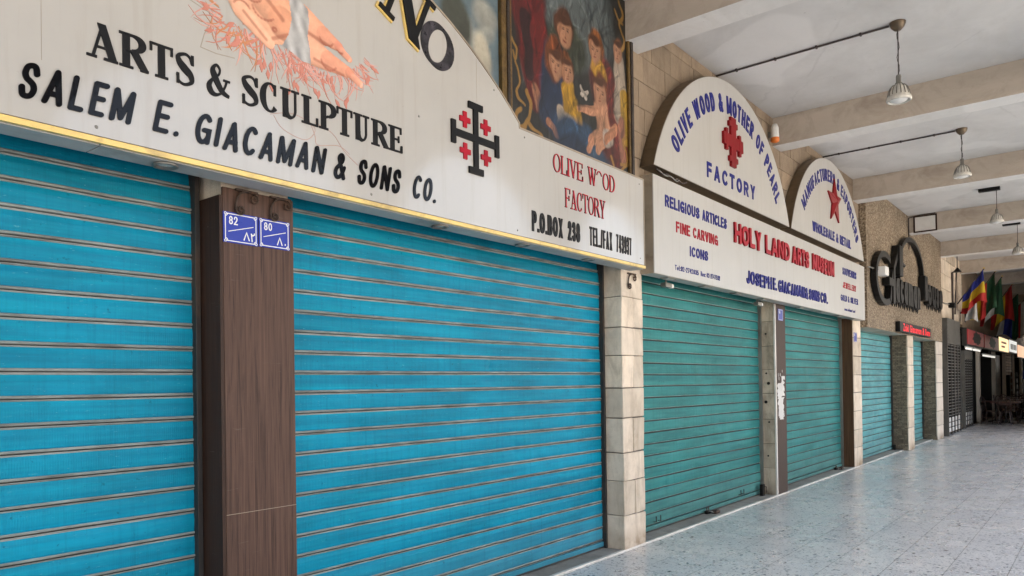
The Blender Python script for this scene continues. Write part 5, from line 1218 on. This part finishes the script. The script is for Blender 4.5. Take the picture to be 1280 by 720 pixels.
# ------------------------------------------------------------------ far shops
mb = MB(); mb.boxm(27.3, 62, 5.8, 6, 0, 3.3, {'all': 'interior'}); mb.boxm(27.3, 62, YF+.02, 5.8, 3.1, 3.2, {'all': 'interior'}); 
for x in (27.25, 31.2, 35.75, 39.6, 43.4, 47.6, 52, 61.9): mb.boxm(x-.05, x+.05, YF+.12, 5.799, 0, 3.099, {'all': 'interior'})  # partitions added to stop daylight leaking in from the side
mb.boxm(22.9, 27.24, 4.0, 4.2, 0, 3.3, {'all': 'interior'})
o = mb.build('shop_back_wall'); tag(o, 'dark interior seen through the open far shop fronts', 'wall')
cols = [31.2, 35.75, 39.6, 43.4, 47.6, 52]
for i, x in enumerate(cols):
    mb = MB(); mb.box(x-.12, x+.12, YF-.02, YF+.10, 0, 3.2, 'lime_white', .012)
    o = mb.build('shop_post'); tag(o, ['slim white post left of the dark doorway behind the tables', 'slim white post under the right end of the red sign', 'slim white post right of the lit cream sign', 'slim white post left of the lit peach sign', 'white post at the right edge of the photo', 'last white post beyond the far shops'][i], 'post', 'white posts between the far shops')
def fascia(x0, x1, z0, z1, mat, label, frame='dark_metal', y=3.40, text=None):
    t = thing('shop_sign', ((x0+x1)/2, y, z0), label, 'sign'); mb = MB(); mb.box(x0, x1, y+.02, YF-.002, z0, z1, frame, .006); mb.build('casing', t)
    mb = MB(); mb.box(x0+.04, x1-.04, y, y+.0195, z0+.04, z1-.04, mat, .003); mb.build('face_panel', t); return t
M['redsign'] = simple('faded red sign', (.46, .022, .03), .35); M['darkpic'] = simple('dark picture patch', (.03, .035, .03), .5, var=.6, vs=4)
for x0, x1, lab in ((27.2, 31.1, 'red shop sign with dark picture below the first flag'), (31.3, 35.6, 'red shop sign with dark picture, right of the slim white post')):
    ts = fascia(x0, x1, 2.62, 3.17, 'redsign', lab)
    mb = MB(); c = (x0+x1)/2+.2; mb.poly([(c+r*.95*math.cos(a), 2.90+r*.2*math.sin(a)) for a, r in zip(np.linspace(0, 2*PI, 25)[:-1], [1, 1.2, .9, 1.1, 1, .8]*4)], 0, .004, lambda u, v, d: (u, 3.40-d, v), 'darkpic'); mb.build('picture', ts)
ts = fascia(35.85, 39.45, 2.64, 3.27, 'lit_cream', 'lit cream shop sign right of the red signs'); mb = MB()
for i, w in enumerate((1.9, 1.3)): mb.box(36.6, 36.6+w, 3.396, 3.3995, 3.0-.17*i, 3.08-.17*i, 'orange', .001)
mb.build('lettering', ts)
ts = fascia(39.75, 43.25, 2.70, 3.3, 'lit_white', 'lit white shop sign with grey bands under the blue flag'); mb = MB()
for i in range(4): mb.box(40.3+.7*i, 40.8+.7*i, 3.396, 3.3995, 2.85, 3.1, 'darkpic', .001)
mb.build('lettering', ts)
fascia(43.6, 47.4, 2.55, 3.2, 'lit_peach', 'glowing peach shop sign, farthest one in view')
for x0, x1, z, lab in ((27.6, 28.9, 2.46, 'white tube light at the left under the red sign'), (29.3, 30.9, 2.46, 'white tube light under the red sign, left of the slim white post'), (31.7, 35.2, 2.32, 'long white tube light over the dark doorway')):
    t = thing('tube_light', ((x0+x1)/2, 3.5, z), lab, 'light', 'tube lights over the far shop doors')
    mb = MB(); mb.box(x0, x1, 3.46, 3.54, z+.10, z+.15, 'white', .004); mb.tube([((x0+x1)/2, 3.5, z+.15), ((x0+x1)/2, 3.5, 3.1)], .01, 'rail_grey', 6); mb.build('housing', t)
    mb = MB(); mb.tube([(x0+.05, 3.5, z+.07), (x1-.05, 3.5, z+.07)], .03, 'tube', 10); mb.build('tube', t)
t = thing('glass_door', (37.6, 3.7, 0), 'grey door panel in the shop under the lit cream sign', 'door')
mb = MB(); mb.box(36.4, 39.3, 3.70, 3.76, .01, 2.55, 'grey_metal', .006); mb.build('leaf', t)
mb = MB(); mb.box(36.3, 36.399, 3.66, 3.78, .01, 2.6, 'wood_mid', .004); mb.build('frame', t)
t = thing('roller_shutter', (41.5, 3.7, 1.75), 'half lowered cream shutter under the lit white sign', 'shutter')
mb = MB()
for z in np.arange(1.7, 2.62, .13): mb.box(39.9, 43.1, 3.62, 3.66, z, z+.115, 'lime', .012)
mb.build('curtain', t)
mb = MB(); mb.box(39.78, 39.89, 3.60, 3.70, 0, 2.65, 'rail_grey', .004); mb.box(43.11, 43.22, 3.60, 3.70, 0, 2.65, 'rail_grey', .004); mb.build('guide_rail', t)
t = thing('postcard_rack', (40.2, 3.1, 0), 'dark tall postcard rack standing before the far shop', 'rack')
mb = MB(); mb.tube([(40.2, 3.2, 0), (40.2, 3.2, 2.0)], .03, 'blackmetal', 8); mb.lathe([(0, 0), (.28, .0), (.28, .03), (0, .04)], (40.2, 3.2, 0), 'blackmetal', 16); mb.build('pole', t)
for z in np.arange(.5, 1.9, .28):
    mb = MB()
    for a in range(6): cx, cy = 40.2+.2*math.cos(a*PI/3), 3.2+.2*math.sin(a*PI/3); mb.box(cx-.07, cx+.07, cy-.03, cy+.03, z, z+.2, ('darkpic', 'f_white', 'wood_mid')[a % 3], .004)
    mb.build('card_tier', t)
t = thing('display_stand', (42.3, 2.95, 0), 'white and blue display stand near the postcard rack', 'stand')
mb = MB(); mb.box(42.0, 42.6, 2.8, 3.1, .0, 1.5, 'f_white', .01); mb.build('body', t)
mb = MB(); mb.box(41.98, 42.62, 2.79, 3.11, 1.501, 1.9, 'f_blue', .01); mb.build('header', t)

# flags on poles slanting out from the wall
def flag(x, y0, z0, y1, z1, length, cols, label, wav=1.0, drop=0.0, seed=0):
    """pole from the wall (y0,z0) out to (y1,z1); cloth hangs from its outer part, stripes run along the hoist"""
    t = thing('flag', (x, y0, z0), label, 'flag', 'flags hung on poles over the far shops')
    mb = MB(); mb.tube([(x, y0, z0), (x, y1, z1)], .018, 'cord', 8); mb.lathe([(0, .05), (.03, .03), (.03, .0), (0, -.02)], (x, y1, z1), 'gold', 10); mb.build('pole', t)
    mb = MB(); n, k = 18, 14; rr = random.Random(seed); ph = rr.uniform(0, 6)
    dy, dz = y1-y0, z1-z0; rows = []
    for i in range(n+1):
        s = .22+.76*i/n; row = []
        for j in range(k+1):
            q = j/k; px, py, pz = x, y0+dy*s, z0+dz*s
            fold = math.sin(s*17+ph+q*2)*(.05+.16*q)*wav
            ln = length*(.42+.58*s); row.append((px+fold, py+(.30-s*.35)*q*q*ln*.6+.05*math.sin(s*11+ph)*q, pz-ln*q*(1-.10*math.sin(s*9+ph))))
        rows.append(row)
    b = len(mb.v)
    for r in rows: mb.v += r
    for i in range(n):
        for j in range(k):
            c = cols[min(len(cols)-1, int((n-1-i)/n*len(cols)))] if not isinstance(cols[0], tuple) else cols[0][min(len(cols[0])-1, int(j/k*len(cols[0])))]
            mb.f.append((b+i*(k+1)+j, b+i*(k+1)+j+1, b+(i+1)*(k+1)+j+1, b+(i+1)*(k+1)+j)); mb.mi.append(mb.m(c))
    mb.build('cloth', t, smooth=True)
flag(26.4, 3.55, 3.85, 2.85, 4.86, .98, [('f_blue', 'f_yellow', 'f_red')], 'blue, yellow and red striped flag, nearest of the row', 1, .2, 1)
flag(28.2, 3.55, 3.8, 2.75, 4.95, 1.25, ['f_green', 'f_red', 'f_yellow'], 'dark green, red and yellow flag beside the striped one', 1, .2, 2)
flag(30.2, 3.55, 3.8, 2.75, 5.0, 1.25, ['f_green', 'f_white', 'f_red'], 'green, white and red flag in the middle of the row', 1, .2, 3)
flag(33.0, 3.55, 3.8, 2.7, 5.0, 1.25, ['f_red', 'f_yellow', 'f_red'], 'red flag with a broad yellow stripe', 1, .2, 4)
flag(35.5, 3.55, 3.9, 2.7, 4.9, 1.7, ['f_green', 'f_blue', 'f_white'], 'blue flag with green and white parts hanging low over the lit signs', 1, .2, 5)
flag(38.5, 3.55, 4.0, 2.6, 5.0, 1.6, ['f_white', 'f_red', 'f_white'], 'pale flag with a red band, farthest of the row', 1, .2, 6)
flag(26.9, 3.55, 3.6, 3.1, 3.95, .6, ['f_white', 'f_white', 'f_black'], 'white flag with dark corner hanging over the red sign', 1, .1, 7)
mb = MB(); P = smooth_pts([(25.2, 3.54, ) + (0,)][:1]+[(25.2, 3.54, 0)], 2) if False else None
mb.tube([(25.4, 3.53, z) for z in (3.3, 3.7, 4.2, 4.7)], .03, 'cord', 6); mb.tube([(25.4, 3.53, 4.7), (25.6, 3.45, 4.78), (25.9, 3.5, 4.6), (26.0, 3.53, 4.2), (25.8, 3.53, 3.5)], .022, 'cord', 6)
o = mb.build('wall_cable'); tag(o, 'looped dark cable on the pale block wall left of the flags', 'cable')
t = thing('hanging_lamp', (23.9, 3.1, 4.6), 'tiny dark lamp hanging by the pale block wall', 'lamp')
mb = MB(); mb.tube([(23.9, 3.2, ZC-.001), (23.9, 3.2, 4.62)], .012, 'cord', 6); mb.build('cord', t)
mb = MB(); mb.lathe([(.02, .12), (.05, .08), (.10, .02), (.10, .0), (0, .0)], (23.9, 3.2, 4.52), 'blackmetal', 14); mb.build('lamp_shade', t)

# cafe tables and chairs in the shade at the far end
def chair(x, y, rot):
    t = thing('cafe_chair', (0, 0, 0), '', 'chair', 'dark wooden chairs at the far cafe tables')
    mb = MB(); mb.lathe([(0, .455), (.19, .455), (.2, .445), (.2, .43), (0, .43)], (0, 0, 0), 'dark_wood', 18); mb.build('seat', t)
    for a, b in ((-1, -1), (1, -1), (-1, 1), (1, 1)):
        mb = MB(); mb.tube([(.13*a, .13*b, .43), (.18*a, .18*b, 0)], [.018, .014], 'dark_wood', 8); mb.build('leg', t)
    mb = MB(); P = [(-.16, .15, .44), (-.18, .19, .7), (-.14, .21, .88), (0, .22, .93), (.14, .21, .88), (.18, .19, .7), (.16, .15, .44)]; mb.tube(smooth_pts([p for p in P], 5), .016, 'dark_wood', 8)
    mb.tube([(-.06, .17, .45), (-.06, .21, .9)], .01, 'dark_wood', 6); mb.tube([(.06, .17, .45), (.06, .21, .9)], .01, 'dark_wood', 6); mb.box(-.17, .17, .18, .205, .66, .74, 'dark_wood', .008); mb.build('backrest', t)
    mb = MB(); mb.tube([(.15*math.cos(q), .15*math.sin(q), .22) for q in np.linspace(0, 2*PI, 17)[:-1]], .01, 'dark_wood', 6, True); mb.build('stretcher', t)
    return t
def table(x, y):
    t = thing('cafe_table', (0, 0, 0), '', 'table', 'cafe tables in the far shade')
    mb = MB(); mb.box(-.4, .4, -.4, .4, .72, .755, 'table_top', .008); mb.build('tabletop', t)
    mb = MB(); mb.tube([(0, 0, .03), (0, 0, .72)], .035, 'blackmetal', 10); mb.build('pedestal', t)
    mb = MB()
    for a in range(4): mb.tube([(0, 0, .08), (.3*math.cos(a*PI/2+.78), .3*math.sin(a*PI/2+.78), .015)], .018, 'blackmetal', 6)
    mb.build('foot', t); return t
tab0 = table(0, 0); ch0 = chair(0, 0, 0)
tabs = [(30.6, 2.75), (33.4, 2.5), (36.4, 2.75), (31.8, 3.15)]; firstT = firstC = True
tl = ['nearest dark table, below the tube lights', 'dark table in the middle of the far group', 'farthest dark table, before the grey door panel', 'dark table pushed close to the doorway']
for i, (x, y) in enumerate(tabs):
    tt = tab0 if i == 0 else copy_tree(tab0); tt.location = (x, y, 0); tt['label'] = tl[i]
cs = [(29.95, 2.7, 1.5), (30.7, 2.05, 3.1), (31.3, 2.65, -1.5), (32.7, 2.45, 1.6), (33.5, 1.85, 3.0), (34.2, 2.5, -1.6), (33.3, 3.15, 0.1), (35.7, 2.8, 1.4), (36.5, 2.1, 3.2), (30.3, 3.2, .5), (31.6, 2.2, 2.2), (32.3, 2.95, -.4), (34.9, 2.1, 2.8), (35.2, 3.1, .2), (37.2, 2.75, -1.5), (34.0, 2.95, -.5)]
clab = ['before the nearest far table, seat to the right', 'on the open side of the nearest far table', 'between the nearest and the middle far table', 'left of the middle far table', 'on the open side of the middle far table', 'right of the middle far table', 'on the wall side of the middle far table', 'left of the farthest table', 'on the open side of the farthest table', 'by the wall next to the folding gate', 'turned out from the gap after the nearest table', 'at the doorway table, back to the wall', 'turned out between the middle and farthest tables', 'near the wall before the farthest table', 'right of the farthest table', 'on the wall side right of the middle table']
for i, (x, y, r) in enumerate(cs):
    cc = ch0 if i == 0 else copy_tree(ch0); cc.location = (x, y, 0); cc.rotation_euler = (0, 0, r); cc['label'] = 'dark bentwood chair ' + clab[i]

# dry leaves and scraps on the floor
mb = MB(); rr = random.Random(9)
M['leaf'] = simple('dry leaf', (.10, .055, .03), .7, var=.4, vs=20); M['scrap'] = simple('paper scrap', (.6, .58, .55), .7)
for i in range(46):
    x = rr.uniform(7, 22); y = rr.uniform(.6, 3.45); a = rr.uniform(0, 6.28); s = rr.uniform(.012, .035); m_ = 'scrap' if rr.random() < .2 else 'leaf'
    P = [(-1, 0, .1), (-.3, -.45, .35), (.5, -.35, .2), (1, 0, .5), (.4, .4, .3), (-.4, .4, .15)]
    mb.face([(x+s*(u*math.cos(a)-v*math.sin(a)), y+s*(u*math.sin(a)+v*math.cos(a)), .003+s*w*.5) for u, v, w in P], m_)
o = mb.build('leaf_litter'); tag(o, 'scattered dry leaves and scraps on the terrazzo', 'litter', kind='stuff')
